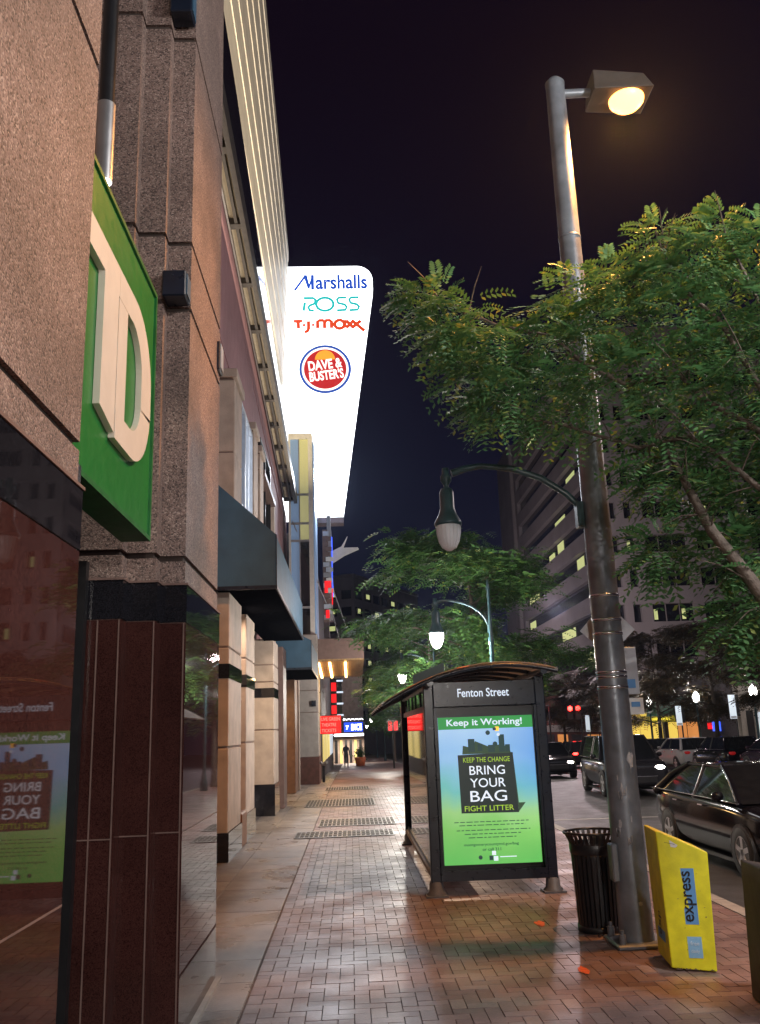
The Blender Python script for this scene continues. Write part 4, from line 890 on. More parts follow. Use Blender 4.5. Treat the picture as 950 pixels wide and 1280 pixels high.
# ------------------------------------------------------------------ trees
def frond(mb, p, d, L, k, rnd, pairs=7, wid=.3):
    """pinnate leaf: leaflets both sides of a drooping stalk"""
    d = d.normalized(); up = Vector((0, 0, 1)); side = d.cross(up)
    if side.length < .1: side = Vector((1, 0, 0))
    side.normalize(); nrm = side.cross(d); nrm = (nrm+side*rnd.uniform(-.5, .5)).normalized(); side = d.cross(nrm).normalized()
    P = []; F = []
    for i in range(pairs):
        t = (i+.6)/pairs; c = p+d*(L*t)-up*(L*.35*t*t); l = L*wid*(1-.55*abs(t-.45)); w = l*.46
        for s in (-1, 1):
            a = (side*s+d*.45).normalized(); b = d*w; dn = nrm*(-.2*l*rnd.random())
            o = len(P); P += [c, c+a*l*.5+b*.5+dn*.4, c+a*l+dn, c+a*l*.5-b*.5+dn*.4]; F.append((o, o+1, o+2, o+3))
    mb.add(P, F, k)
def rdir(rnd):
    while True:
        q = Vector((rnd.uniform(-1, 1), rnd.uniform(-1, 1), rnd.uniform(-1, 1)))
        if .05 < q.length < 1: return q
clumps = [(0.6, 6.2, 4.87, 0.1), (0.74, 6.2, 4.79, 0.2), (0.92, 6.2, 4.66, 0.25), (0.77, 6.2, 4.53, 0.14), (0.93, 6.2, 4.4, 0.25), (1.12, 6.2, 4.46, 0.3), (0.98, 6.2, 4.17, 0.2), (1.19, 6.2, 4.13, 0.3), (1.11, 6.2, 3.95, 0.18), (1.35, 6.3, 4.43, 0.26), (1.4, 6.2, 4.0, 0.33), (1.63, 6.2, 4.65, 0.3), (1.87, 6.3, 4.94, 0.2), (1.95, 6.3, 4.69, 0.25), (1.69, 6.3, 4.36, 0.38), (1.69, 6.2, 3.95, 0.32), (2.04, 6.0, 4.88, 0.16), (2.06, 6.0, 4.48, 0.3), (1.99, 6.0, 4.09, 0.38), (2.24, 6.0, 3.38, 0.26), (2.28, 6.0, 4.8, 0.3), (2.39, 6.0, 5.04, 0.22), (2.46, 6.0, 5.24, 0.14), (2.56, 5.9, 4.88, 0.2), (2.42, 5.9, 4.49, 0.3), (2.35, 5.9, 4.11, 0.38), (2.31, 5.8, 3.64, 0.38), (2.3, 5.8, 3.23, 0.33), (2.09, 5.7, 2.7, 0.14), (2.68, 5.8, 4.24, 0.26), (2.82, 5.8, 4.62, 0.2), (2.74, 5.8, 4.95, 0.2), (2.89, 5.8, 5.18, 0.13), (3.03, 5.8, 4.88, 0.26), (3.15, 5.8, 5.08, 0.2), (2.9, 5.8, 4.37, 0.3), (2.64, 5.7, 3.83, 0.38), (2.65, 5.7, 3.42, 0.38), (2.57, 5.7, 3.02, 0.3), (2.94, 5.7, 3.95, 0.4), (2.93, 5.7, 3.41, 0.4), (2.76, 5.6, 2.94, 0.3), (2.64, 5.5, 2.6, 0.18), (2.51, 5.5, 2.65, 0.15), (2.34, 5.3, 2.19, 0.15), (2.47, 5.3, 2.24, 0.18), (2.59, 5.3, 2.36, 0.2), (3.08, 5.5, 4.16, 0.4), (3.02, 5.5, 3.57, 0.4), (3.23, 5.5, 4.58, 0.35), (2.99, 5.4, 2.99, 0.35), (2.14, 5.9, 2.8, 0.12)]
limbs = [[(2.57, 5.1, 2.09), (2.43, 5.2, 2.44), (2.33, 5.4, 2.77), (2.3, 5.6, 3.09), (2.29, 5.7, 3.26), (2.23, 5.9, 3.62)], [(2.8, 5.2, 3.25), (2.71, 5.5, 3.52), (2.52, 5.7, 3.78), (2.46, 5.9, 4.04), (2.07, 6.0, 4.03), (1.82, 6.1, 4.24), (1.62, 6.2, 4.52), (1.19, 6.2, 4.62), (0.71, 6.2, 4.87)], [(2.63, 5.3, 3.02), (2.49, 5.5, 3.3), (2.38, 5.7, 3.51), (2.1, 5.9, 3.5), (1.62, 6.2, 3.8), (1.21, 6.2, 3.87)], [(2.82, 5.4, 3.65), (2.71, 5.7, 4.38), (2.49, 5.9, 4.81), (2.45, 6.0, 5.28)], [(2.92, 5.3, 3.78), (3.02, 5.7, 4.5), (2.89, 5.8, 5.15)]]
tr = thing('locust_tree', 'nearest honey locust tree, feathery green crown reaching across the tall pole from the right', 'tree', (2.95, 4.6, 0), group='street trees on the near walk')
mb = MB(); mb.tube([(2.95, 4.6, -.05), (2.95, 4.6, .3), (2.9, 4.65, 1.1), (2.8, 4.8, 1.7), (2.66, 5.0, 2.0)], [.14, .1, .085, .075, .065], 'bark', 12); mb.tube([(2.9, 4.65, 1.1), (2.98, 4.75, 2.2), (2.9, 5.1, 3.0), (2.82, 5.25, 3.4)], [.075, .06, .045, .035], 'bark', 10); mb.build('trunk', tr)
rn = random.Random(4)
for i, L in enumerate(limbs):
    mb = MB(); pts = [(2.66, 5.0, 2.0)]+L if i == 0 else ([(2.95, 5.0, 2.6+.2*i)]+L); n = len(pts); r0 = .05 if i == 0 else .022
    mb.tube(pts, [r0*(1-.75*j/(n-1))+.003 for j in range(n)], 'bark', 8)
    for j in range(1, n):
        for q in range(4):
            p = Vector(pts[j-1]).lerp(Vector(pts[j]), rn.random()); e = p+Vector((rn.uniform(-.35, .2), rn.uniform(-.3, .3), rn.uniform(-.2, .35))); mb.tube([p, (p+e)/2+Vector((0, 0, .03)), e], [.007, .005, .002], 'bark', 4)
    mb.build('limb', tr)
mb = MB(); cr = random.Random(12)
for (x, y, z, r) in clumps:
    r *= .9; c = Vector((x, y, z)); n = int(22+500*r*r)
    for i in range(n):
        q = rdir(cr); q = q*(.55+.45*cr.random()); p = c+Vector((q.x*r*1.05, q.y*r*1.5, q.z*r*.85))
        d = Vector((q.x+cr.uniform(-.5, .3), q.y*.6+cr.uniform(-.4, .4), q.z*.35-.15+cr.uniform(-.2, .25)))
        frond(mb, p, d, cr.uniform(.15, .3), 'leaf', cr, 7, cr.uniform(.24, .32))
# spiky outer sprays
for (x, y, z, r) in clumps:
    if r < .22:
        for i in range(16):
            a = cr.uniform(0, 2*PI); p = Vector((x, y, z))+Vector((math.cos(a), cr.uniform(-.6, .6), math.sin(a)))*r*.8; frond(mb, p, Vector((math.cos(a)-.2, cr.uniform(-.5, .5), math.sin(a)*.7)), .21, 'leaf', cr, 8, .3)
mb.build('crown', tr)
print('near leaves', len(mb.f))

def street_tree(x, y, h, R, lb, seed, k='leafmid', kb='bark', grp='street trees on the near walk', n=900, L=.34, flat=.55, base=None, z0=None, layers=6, bare=False):
    rnd = random.Random(seed); g0 = gz(y) if z0 is None else z0
    t = thing('street_tree', lb, 'tree', (x, y, g0), group=grp)
    hb = h*.38 if base is None else base
    mb = MB(); mb.tube([(x, y, g0-.05), (x, y, g0+.3), (x+.03, y, g0+hb), (x-.02, y, g0+h*.7), (x, y, g0+h*.95)], [.16, .11, .09, .05, .012], kb, 9)
    tips = []
    for i in range(layers*4):
        a = rnd.uniform(0, 2*PI); zz_ = g0+hb*.85+(h-hb)*(i/(layers*4.))**.9; fr = (zz_-g0-hb*.8)/(h-hb*.8); l = R*(1.05-.62*fr*fr)*rnd.uniform(.65, 1.1); tip = Vector((x+math.cos(a)*l, y+math.sin(a)*l, zz_+l*.28*rnd.uniform(.3, 1.3)))
        s_ = Vector((x, y, zz_)); m_ = s_.lerp(tip, .5)+Vector((0, 0, .1*l)); mb.tube([s_, m_, tip], [.035, .022, .006], kb, 5); tips.append((s_, m_, tip))
    mb.build('trunk', t)
    mb = MB()
    for i in range(n):
        s_, m_, tip = tips[rnd.randrange(len(tips))]; q = rnd.random()**.6; p = m_.lerp(tip, q) if rnd.random() < .8 else s_.lerp(m_, q)
        p = p+Vector((rnd.gauss(0, .2), rnd.gauss(0, .2), rnd.gauss(0, .1)))*(R/2.2)
        out_ = Vector((p.x-x, p.y-y, 0)); d = out_.normalized()*.8+Vector((rnd.uniform(-.7, .7), rnd.uniform(-.7, .7), rnd.uniform(-.6, .35))) if out_.length > .05 else Vector((0, 0, 1))
        frond(mb, p, d, L*rnd.uniform(.55, 1.15), k, rnd, 5, .4)
    mb.build('crown', t)
street_tree(3.05, 21.5, 6.5, 2.8, 'locust tree behind the bus shelter, layered fronds around the arching lit lamp', 1, n=6500, L=.36)
street_tree(3.0, 33, 6.2, 2.6, 'locust tree behind the second lit lamp, crown brushing the canopy edge', 2, n=4000, L=.4)
street_tree(3.2, 45, 6.2, 2.3, 'dim street tree in the middle of the row down the walk', 3, n=1700, L=.55)
street_tree(3.3, 57, 6.3, 2.3, 'dim street tree fourth down the walk beside the far lamps', 5, n=1400, L=.6)
street_tree(3.4, 72, 6.5, 2.3, 'farthest dark street tree on the near walk by the marquee', 6, n=700, L=.6)
fg = 'dark trees on the far walk'
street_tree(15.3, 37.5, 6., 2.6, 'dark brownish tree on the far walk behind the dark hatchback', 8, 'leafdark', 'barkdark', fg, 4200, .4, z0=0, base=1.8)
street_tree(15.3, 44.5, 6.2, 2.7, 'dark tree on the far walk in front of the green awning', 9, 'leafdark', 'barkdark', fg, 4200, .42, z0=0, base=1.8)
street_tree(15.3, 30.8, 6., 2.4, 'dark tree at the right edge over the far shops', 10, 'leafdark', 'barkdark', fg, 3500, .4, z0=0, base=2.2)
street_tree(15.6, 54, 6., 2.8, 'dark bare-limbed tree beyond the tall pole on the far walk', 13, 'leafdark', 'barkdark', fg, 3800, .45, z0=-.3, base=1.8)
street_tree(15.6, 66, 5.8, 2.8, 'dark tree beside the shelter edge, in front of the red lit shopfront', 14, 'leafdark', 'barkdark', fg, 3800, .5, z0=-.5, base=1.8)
# ------------------------------------------------------------------ cars (built in metres, +y is the front)
def loft(mb, sts, k):
    P = []; m_ = 0
    for (y, zb, zt, hw) in sts:
        h = zt-zb
        half = [(0, zb), (.8*hw, zb), (.97*hw, zb+.1*h), (1.0*hw, zb+.45*h), (.985*hw, zb+.62*h), (.95*hw, zt-.1*h), (.86*hw, zt-.015), (.5*hw, zt+.012), (0, zt+.018)]
        ring = [(x, z) for x, z in half]+[(-x, z) for x, z in half[-2:0:-1]]; m_ = len(ring); P += [(x, y, z) for x, z in ring]
    F = []
    for i in range(len(sts)-1):
        for a in range(m_): F.append((i*m_+a, (i+1)*m_+a, (i+1)*m_+(a+1) % m_, i*m_+(a+1) % m_))
    mb.add(P, F, k, True); n = len(sts)
    mb.add(P[:m_], [tuple(range(m_))], k, True); mb.add(P[(n-1)*m_:], [tuple(range(m_-1, -1, -1))], k, True)
def car(label, cat, kind, loc, head, paint, lit=(0, 0), group=None, detail=True):
    """loc in plan units at the road surface; head = yaw of the front"""
    t = thing('sedan_car' if kind == 'sedan' else 'suv_car' if kind == 'suv' else 'hatchback_car', label, cat, loc, head, group)
    if kind == 'sedan':
        st = [(2.42, .36, .66, .62), (2.36, .24, .74, .78), (2.1, .2, .83, .87), (1.5, .19, .91, .905), (.95, .18, .97, .92), (0, .18, .985, .93), (-1.1, .18, 1.0, .925), (-1.7, .2, 1.03, .91), (-2.15, .24, 1.02, .86), (-2.38, .32, .95, .78), (-2.44, .42, .86, .68)]
        wb, wr = 1.4, .33; bf, br, rf, rr, rz_ = 1.25, -2.0, .28, -.95, 1.42; hb, hr = .83, .6; zb = .97
        hl = (2.27, .64); tl = (-2.33, .8)
    elif kind == 'suv':
        st = [(2.3, .4, .8, .68), (2.24, .3, .95, .82), (1.9, .26, 1.04, .89), (1.3, .25, 1.08, .92), (.9, .24, 1.1, .93), (0, .24, 1.1, .935), (-1.2, .24, 1.12, .93), (-1.9, .26, 1.13, .91), (-2.2, .32, 1.12, .87), (-2.28, .4, 1.05, .8)]
        wb, wr = 1.36, .37; bf, br, rf, rr, rz_ = 1.0, -2.16, .3, -1.85, 1.72; hb, hr = .85, .68; zb = 1.08
        hl = (2.17, .86); tl = (-2.2, 1.0)
    else:
        st = [(2.0, .38, .66, .62), (1.94, .26, .78, .78), (1.6, .22, .88, .86), (1.1, .2, .96, .89), (.8, .19, .98, .895), (0, .19, 1.0, .9), (-1., .19, 1.02, .895), (-1.6, .22, 1.04, .87), (-1.95, .28, 1.0, .82), (-2.05, .36, .9, .74)]
        wb, wr = 1.27, .32; bf, br, rf, rr, rz_ = .9, -1.95, .2, -1.5, 1.47; hb, hr = .8, .61; zb = .97
        hl = (1.85, .7); tl = (-1.93, .85)
    hwm = max(s[3] for s in st)
    mb = MB(True, 2); loft(mb, st, paint); body = mb.build('body', t)
    # wheel wells and sill
    mb = MB(True)
    for y in (wb, -wb):
        for s in (-1, 1):
            pts = [(y+(wr+.035)*math.cos(a), wr+(wr+.035)*math.sin(a)) for a in [-.35+i*(PI+.7)/16 for i in range(17)]]
            mb.prism(pts, 'x', s*(hwm-.3), s*(hwm-.012), 'black')
    mb.box(-hwm+.06, hwm-.06, -wb+.3, wb-.3, .15, .2, 'black'); mb.build('wheel_wells', t)
    # greenhouse
    def ring(z):
        q = (z-zb)/(rz_-zb); hh = hb+(hr-hb)*q; return hh, bf+(rf-bf)*q, br+(rr-br)*q
    B_ = ring(zb-.03); T_ = ring(rz_-.02); mid = -.35
    def P3(x, y, z): return (x, y, z)
    def side(s, ya0, ya1, yb0, yb1): return [(s*B_[0], ya0, zb-.03), (s*B_[0], yb0, zb-.03), (s*T_[0], yb1, rz_-.02), (s*T_[0], ya1, rz_-.02)]
    mb = MB(True); mb.add([(-B_[0]*.96, B_[1]+.03, zb-.03), (0, B_[1]+.14, zb-.02), (B_[0]*.96, B_[1]+.03, zb-.03), (T_[0]*.95, T_[1]-.02, rz_-.02), (0, T_[1]+.05, rz_+.0), (-T_[0]*.95, T_[1]-.02, rz_-.02)], [(0, 1, 4, 5), (1, 2, 3, 4)], 'carglass', True); mb.build('windscreen', t)
    mb = MB(True); mb.add([(-B_[0]*.94, B_[2], zb-.03), (0, B_[2]-.09, zb-.02), (B_[0]*.94, B_[2], zb-.03), (T_[0]*.94, T_[2], rz_-.02), (0, T_[2]-.04, rz_), (-T_[0]*.94, T_[2], rz_-.02)], [(1, 0, 5, 4), (2, 1, 4, 3)], 'carglass', True); mb.build('rear_window', t)
    for s in (-1, 1):
        mb = MB(True); q = side(s, mid+.03, mid+.03, B_[1]-.05, T_[1]-.02); mb.add(q, [(0, 1, 2, 3)], 'carglass'); mb.build('side_window', t)
        mb = MB(True); q = side(s, B_[2]+.1, T_[2]+.04, mid-.03, mid-.03); mb.add(q, [(0, 1, 2, 3)], 'carglass'); mb.build('side_window', t)
    mb = MB(True, 1)
    gx = [-1, -.6, 0, .6, 1]; gy = [T_[2]-.03, T_[2]*.6+T_[1]*.4, T_[2]*.3+T_[1]*.7, T_[1]+.03]; P = []
    for y in gy:
        for a in gx: P.append((a*(T_[0]+.02), y+(.04*(1-a*a) if y == gy[-1] else -.03*(1-a*a) if y == gy[0] else 0), rz_-.03+.05*(1-a*a*.9)*(1 if y in gy[1:3] else .55)))
    F = [(j*5+i, j*5+i+1, j*5+i+6, j*5+i+5) for j in range(3) for i in range(4)]; o = len(P); P += [(x, y, z-.05) for x, y, z in P]; F += [tuple(o+q for q in f[::-1]) for f in F]
    ed = [0, 1, 2, 3, 4, 9, 14, 19, 18, 17, 16, 15, 10, 5]
    F += [(ed[(i+1) % 14], ed[i], ed[i]+o, ed[(i+1) % 14]+o) for i in range(14)]
    mb.add(P, F, paint, True); mb.build('roof', t)
    for s in (-1, 1):
        mb = MB(True)
        mb.tube([(s*B_[0], B_[1]+.02, zb-.05), (s*(B_[0]*.45+T_[0]*.55), B_[1]*.45+T_[1]*.55+.03, zb*.45+rz_*.55), (s*T_[0], T_[1], rz_-.02)], [.045, .036, .036], paint, 6)
        mb.tube([(s*B_[0], B_[2]+.02, zb-.05), (s*(B_[0]*.45+T_[0]*.55), B_[2]*.45+T_[2]*.55-.02, zb*.45+rz_*.55+.02), (s*T_[0], T_[2], rz_-.02)], [.075, .055, .045], paint, 6)
        mb.tube([(s*B_[0], mid, zb-.05), (s*T_[0], mid, rz_-.02)], [.035, .03], 'black', 6); mb.tube([(s*T_[0], T_[1], rz_-.02), (s*T_[0], T_[2], rz_-.02)], .03, paint, 6)
        mb.build('window_pillars', t)
    if detail:
        mb = MB(True)
        for s in (-1, 1): mb.tube([(s*(B_[0]+.03), B_[1]+.05, zb-.02), (s*(B_[0]+.045), 0, zb-.005), (s*(B_[0]+.03), B_[2]+.1, zb+.005)], .011, 'chrome', 5)
        mb.build('chrome_trim', t)
        for s in (-1, 1):
            for y in (.1, -.95):
                mb = MB(True); mb.box(s*(hwm-.005)-.012, s*(hwm-.005)+.016, y-.09, y+.09, .84, .868, 'chrome', .006); mb.build('door_handle', t)
            mb = MB(True); mb.lathe([(0, -.07), (.07, -.05), (.09, 0), (.07, .05), (0, .06)], (s*(hwm+.07), bf-.28, zb+.06), paint, 10); mb.build('mirror', t)
    for y in (wb, -wb):
        for s in (-1, 1):
            w_ = MB(True); x0, x1 = s*(hwm-.21), s*(hwm+.0)
            prof = [(wr*.62, x0), (wr*.94, x0), (wr, x0+s*.03), (wr, x1-s*.03), (wr*.95, x1), (wr*.64, x1-s*.004)]
            P = []; F = []; N_ = 22
            for r, x in prof:
                for a in range(N_): P.append((x, y+r*math.cos(2*PI*a/N_), wr+r*math.sin(2*PI*a/N_)))
            for i in range(len(prof)-1):
                for a in range(N_): F.append((i*N_+a, i*N_+(a+1) % N_, (i+1)*N_+(a+1) % N_, (i+1)*N_+a))
            w_.add(P, F, 'tyre', True); wo = w_.build('wheel', t)
            r_ = MB(True); xo = x1-s*.02
            r_.add([(x1-s*.07, y+wr*.64*math.cos(2*PI*a/N_), wr+wr*.64*math.sin(2*PI*a/N_)) for a in range(N_)], [tuple(range(N_))], 'grate')
            for q in range(5):
                a = 2*PI*q/5+.3; c, s2 = math.cos(a), math.sin(a); r_.obox((xo, y+wr*.33*c, wr+wr*.33*s2), (.012, 0, 0), (0, wr*.31*c, wr*.31*s2), (0, -s2*wr*.1, c*wr*.1), 'rim')
            r_.tube([(xo, y+wr*.62*math.cos(2*PI*a/N_), wr+wr*.62*math.sin(2*PI*a/N_)) for a in range(N_+1)], .014, 'rim', 5)
            r_.build('rim', wo)
    for s in (-1, 1):
        k = 'e_head' if lit[0] == 2 else 'e_headdim'
        mb = MB(True); c = Vector((s*hwm*.6, st[0][0]-.06, hl[1]-.03)); mb.lathe([(0, -.075), (.12, -.045), (.16, 0), (.12, .04), (0, .06)], c, k, 12); o = mb.build('headlight', t)
        for v_ in o.data.vertices: v_.co.y = c.y+(v_.co.y-c.y)*.62
        k = 'e_tail' if lit[1] == 2 else 'e_taildim'
        mb = MB(True); c = Vector((s*hwm*.62, st[-1][0]+.05, tl[1]-.03)); mb.lathe([(0, -.08), (.13, -.06), (.17, 0), (.14, .06), (0, .075)], c, k, 12); o = mb.build('taillight', t)
        for v_ in o.data.vertices: v_.co.y = c.y+(v_.co.y-c.y)*.62
    ry = st[-1][0]; fy = st[0][0]
    mb = MB(True); mb.box(-.26, .26, ry-.012, ry+.05, .62, .75, 'plate'); mb.build('licence_plate', t)
    mb = MB(True); mb.box(-.45, .45, fy-.04, fy+.012, .42, .58, 'black'); mb.box(-.47, .47, fy-.03, fy+.016, .581, .6, 'chrome'); mb.build('grille', t)
    return t
RZ = -.122
car('black glossy sedan in the near lane right behind the yellow newspaper box', 'car', 'sedan', (5.12, 11.55, RZ), PI, 'paint_black')
car('dark crossover facing the camera in the far lane, partly behind the tall pole', 'car', 'suv', (7.0, 23.6, RZ), PI-.06, 'paint_dark', (2, 0))
car('oncoming dark car with bright headlights just right of the bus shelter', 'car', 'hatch', (7.2, 33.5, gz(33)+RZ), PI, 'paint_dark', (2, 0))
car('car with glowing red brake lights above the dark crossover', 'car', 'hatch', (10.9, 44, gz(44)+RZ), 0, 'paint_dark', (0, 2))
car('distant oncoming car with headlights left of the bus shelter', 'car', 'sedan', (4.9, 68, gz(68)+RZ), PI, 'paint_dark', (2, 0), None, False)
pg = 'cars parked along the far kerb'
car('silver parked car half hidden behind the tall pole', 'car', 'hatch', (13.55, 41.2, gz(41)+RZ), 0, 'paint_grey', group=pg)
car('pale silver parked hatchback, middle of the far kerb row', 'car', 'hatch', (13.55, 36.9, gz(37)+RZ), 0, 'paint_silver', group=pg)
car('black parked hatchback with red tail light and white plate on the far kerb', 'car', 'hatch', (13.55, 32.7, gz(32.7)+RZ), 0, 'paint_black', group=pg)
car('dark violet parked sedan at the right edge of the photo on the far kerb', 'car', 'sedan', (13.6, 28.2, RZ), 0, 'paint_maroon', group=pg)

# ------------------------------------------------------------------ far walk: lamps, banner signs, shops
for i, (y, lb) in enumerate(((33, 'lit globe lamp at the right edge in front of the white shop'), (38.6, 'lit globe lamp between the two dark trees on the far walk'), (44.8, 'lit globe lamp right of the tall pole by the green awning'), (53.5, 'small lit globe lamp just left of the tall pole across the street'))):
    t = thing('far_lamp', lb, 'street lamp', (15., y, gz(y)), group='globe lamps on the far walk'); z0 = -.02
    mb = MB(); mb.lathe([(.12, z0), (.1, .3), (.05, .5), (.04, 2.3), (.07, 2.34), (.05, 2.42)], (15., y, 0), 'lampgreen', 10); mb.build('post', t)
    mb = MB(); mb.lathe([(.06, 2.42), (.13, 2.5), (.15, 2.62), (.11, 2.76), (.04, 2.82), (0, 2.88)], (15., y, 0), 'e_lamp', 14); mb.build('globe', t)
    if i < 3: lamp('far_lamp_light', 'POINT', (14.7, y-.2, 3.2), 90, (1, .93, .86), .15)
for i, (y, z0, z1, lb) in enumerate(((34.4, 1.65, 2.55, 'white parking notice panel on a dark post beside the white shop'), (40.2, 1.45, 2.3, 'white parking notice panel on a dark post right of the green awning'), (56., 1.2, 2.2, 'pale narrow notice panel on a post left of the tall pole'))):
    t = thing('notice_post', lb, 'sign', (14.85, y, 0), group='white notice panels on the far walk')
    mb = MB(); mb.tube([(14.85, y, gz(y)-.05), (14.85, y, z1+.05)], .035, 'black', 8); mb.box(14.87, 15.02, y-.02, y+.02, z0+.1, z1, 'black'); mb.build('post', t)
    mb = MB(); mb.box(14.6, 14.86, y-.06, y-.04, z0, z1, 'e_shopcool'); mb.box(14.62, 14.84, y-.065, y-.061, z0+.02, z0+.1, 'signback'); mb.build('panel', t)
SX = 18.
def shop(name, label, y0, y1, h, k, zb=0.):
    t = thing(name, label, 'shop', (SX, y0, zb)); mb = MB(); mb.box(SX, SX+6, y0+.01, y1-.01, zb-.3, h, k); mb.box(SX-.12, SX+.2, y0+.02, y1-.02, h-.25, h-.002, k); mb.build('wall', t); return t
s1 = shop('shop_building', 'white rendered shop with dark doorways and black notice boards, far right', 33.5, 41.5, 4.6, 'shopwhite')
for i, y in enumerate((34.2, 36., 37.7, 39.6)):
    mb = MB(); mb.box(SX-.05, SX-.002, y, y+.9, 0, 2., 'black'); mb.build('door', s1)
for y, z in ((35.2, 2.3), (37., 2.2)): mb = MB(); mb.box(SX-.08, SX-.002, y, y+.75, z, z+.95, 'ink'); o = mb.build('notice_board', s1); mb = MB(); [mb.box(SX-.085, SX-.081, y+.1, y+.6-.1*(q % 2), z+.2+.18*q, z+.27+.18*q, 'signback') for q in range(4)]; mb.build('print', o)
mb = MB(); mb.box(SX-.04, SX-.002, 38.7, 39.4, .5, 1.9, 'e_shopcool'); mb.build('window', s1)
for y in (33.9, 35.65, 37.45, 39.35, 41.2): mb = MB(); mb.box(SX-.15, SX-.002, y, y+.22, 0, 3.6, 'shopwhite', .02); mb.build('pilaster', s1)
s0 = shop('shop_building', 'dim shop with a deep blue sign band at the right edge', 24, 33.4, 4.8, 'shopdark'); mb = MB(); mb.box(SX-.12, SX-.002, 28.5, 33.2, 2.3, 4.2, 'teal'); mb.build('sign_band', s0); mb = MB(); mb.text('W', (SX-.12, 32.2, 3.3), (0, -1, 0), (0, 0, 1), 1.1, 'signback', 1.2, .01, .03); mb.build('lettering', s0); mb = MB(); mb.box(SX-.05, SX-.002, 29, 32.8, .3, 2., 'e_shopcool'); mb.build('window', s0)
s2 = shop('shop_building', 'dark shopfront with a green dome awning and yellow sign, lit orange inside', 41.6, 51.5, 4.5, 'shopdark')
mb = MB(); n = 8
for i in range(n):
    a, b = i*PI/2/n, (i+1)*PI/2/n; xa, za = SX-1.3*math.sin(a), 1.95+1.0*math.cos(a); xb, zb_ = SX-1.3*math.sin(b), 1.95+1.0*math.cos(b)
    mb.hexa([(xa, 46.2, za), (xb, 46.2, zb_), (xb+.01, 46.2, zb_-.03), (xa+.01, 46.2, za-.03)], [(xa, 50.6, za), (xb, 50.6, zb_), (xb+.01, 50.6, zb_-.03), (xa+.01, 50.6, za-.03)], 'awngreen')
mb.box(SX-1.3, SX-1.26, 46.2, 50.6, 1.62, 1.95, 'yellow'); mb.build('awning', s2)
mb = MB(); mb.text('Mexicn Grille'[:0]+'Tapas', (SX-1.3, 48.4, 1.79), (0, -1, 0), (0, 0, 1), .26, 'e_yellowtext', 2.6, .01, .02) if False else mb.box(SX-1.312, SX-1.302, 46.9, 49.9, 1.72, 1.86, 'e_yellowtext'); mb.build('sign_strip', s2)
for y0, y1, k in ((46.5, 47.9, 'e_shoporange'), (48.1, 49.3, 'e_shoporange'), (49.5, 50.8, 'e_shopyellow')): mb = MB(); mb.box(SX-.04, SX-.002, y0, y1, .1, 1.6, k); mb.build('window', s2)
mb = MB(); mb.box(SX-.05, SX-.002, 43.6, 44.5, 1.1, 1.55, 'e_blue'); mb.box(SX-.05, SX-.002, 44.55, 45.1, 1.2, 1.5, 'e_red'); mb.build('neon_sign', s2)
s3 = shop('shop_building', 'bright yellow lit shopfront directly beside the tall pole', 51.6, 58, 4.6, 'shopwhite', -.4)
for y0 in (51.9, 54., 56.): mb = MB(); mb.box(SX-.04, SX-.002, y0, y0+1.8, -.1, 2.2, 'e_shopyellow'); mb.build('window', s3)
mb = MB(); mb.box(SX-.06, SX-.002, 56.5, 57.3, 2.3, 2.9, 'e_blue'); mb.build('neon_sign', s3)
s4 = shop('shop_building', 'red brick shopfront with a dim red lit band, between shelter and tall pole', 58.1, 92, 4.2, 'shopbrick', -1.)
mb = MB(); mb.box(SX-.06, SX-.002, 60, 90, 1.1, 1.7, 'shopwhite'); mb.build('band', s4)
for y0 in (60, 65, 70, 75, 80): mb = MB(); mb.box(SX-.04, SX-.002, y0, y0+3.6, -.6, .9, 'e_shoporange' if y0 % 2 else 'shopdark'); mb.build('window', s4)
# traffic signals
for i, (x, y, z, lb) in enumerate(((13.4, 62, 2.75, 'red traffic signal just right of the shelter roof corner'), (15.6, 62, 2.75, 'red twin traffic signal midway between shelter and tall pole'))):
    t = thing('traffic_signal', lb, 'traffic light', (x, y, gz(y)), group='red traffic signals over the far junction')
    mb = MB(); mb.tube([(x+.3, y, gz(y)-.1), (x+.3, y, z+.3)], .06, 'black', 8); mb.tube([(x+.3, y, z+.25), (x-.3, y, z+.25)], .04, 'black', 6); mb.build('post', t)
    for dx in ((-.25,) if i == 0 else (-.45, .1)):
        mb = MB(); mb.box(x+dx-.2, x+dx+.2, y-.12, y+.1, z-.75, z+.24, 'black', .02); h_ = mb.build('signal_head', t)
        mb = MB(); mb.lathe([(0, -.17), (.12, -.12), (.17, 0), (.12, .12), (0, .17)], (x+dx, y-.14, z), 'e_tail', 10); mb.build('red_lens', h_)
ped = thing('crossing_signal', 'red pedestrian crossing signal glowing left of the bus shelter', 'traffic light', (2.3, 50, gz(50)))
mb = MB(); mb.tube([(2.3, 50, gz(50)-.05), (2.3, 50, 2.3)], .05, 'black', 8); mb.box(2.0, 2.62, 50-.2, 50-.06, 1.62, 2.24, 'black', .02); mb.build('post', ped)
for a, b in ((2.05, 2.25), (2.35, 2.57)): mb = MB(); mb.box(a, b, 49.78, 49.798, 1.68, 2.18, 'e_red'); mb.build('lit_panel', ped)

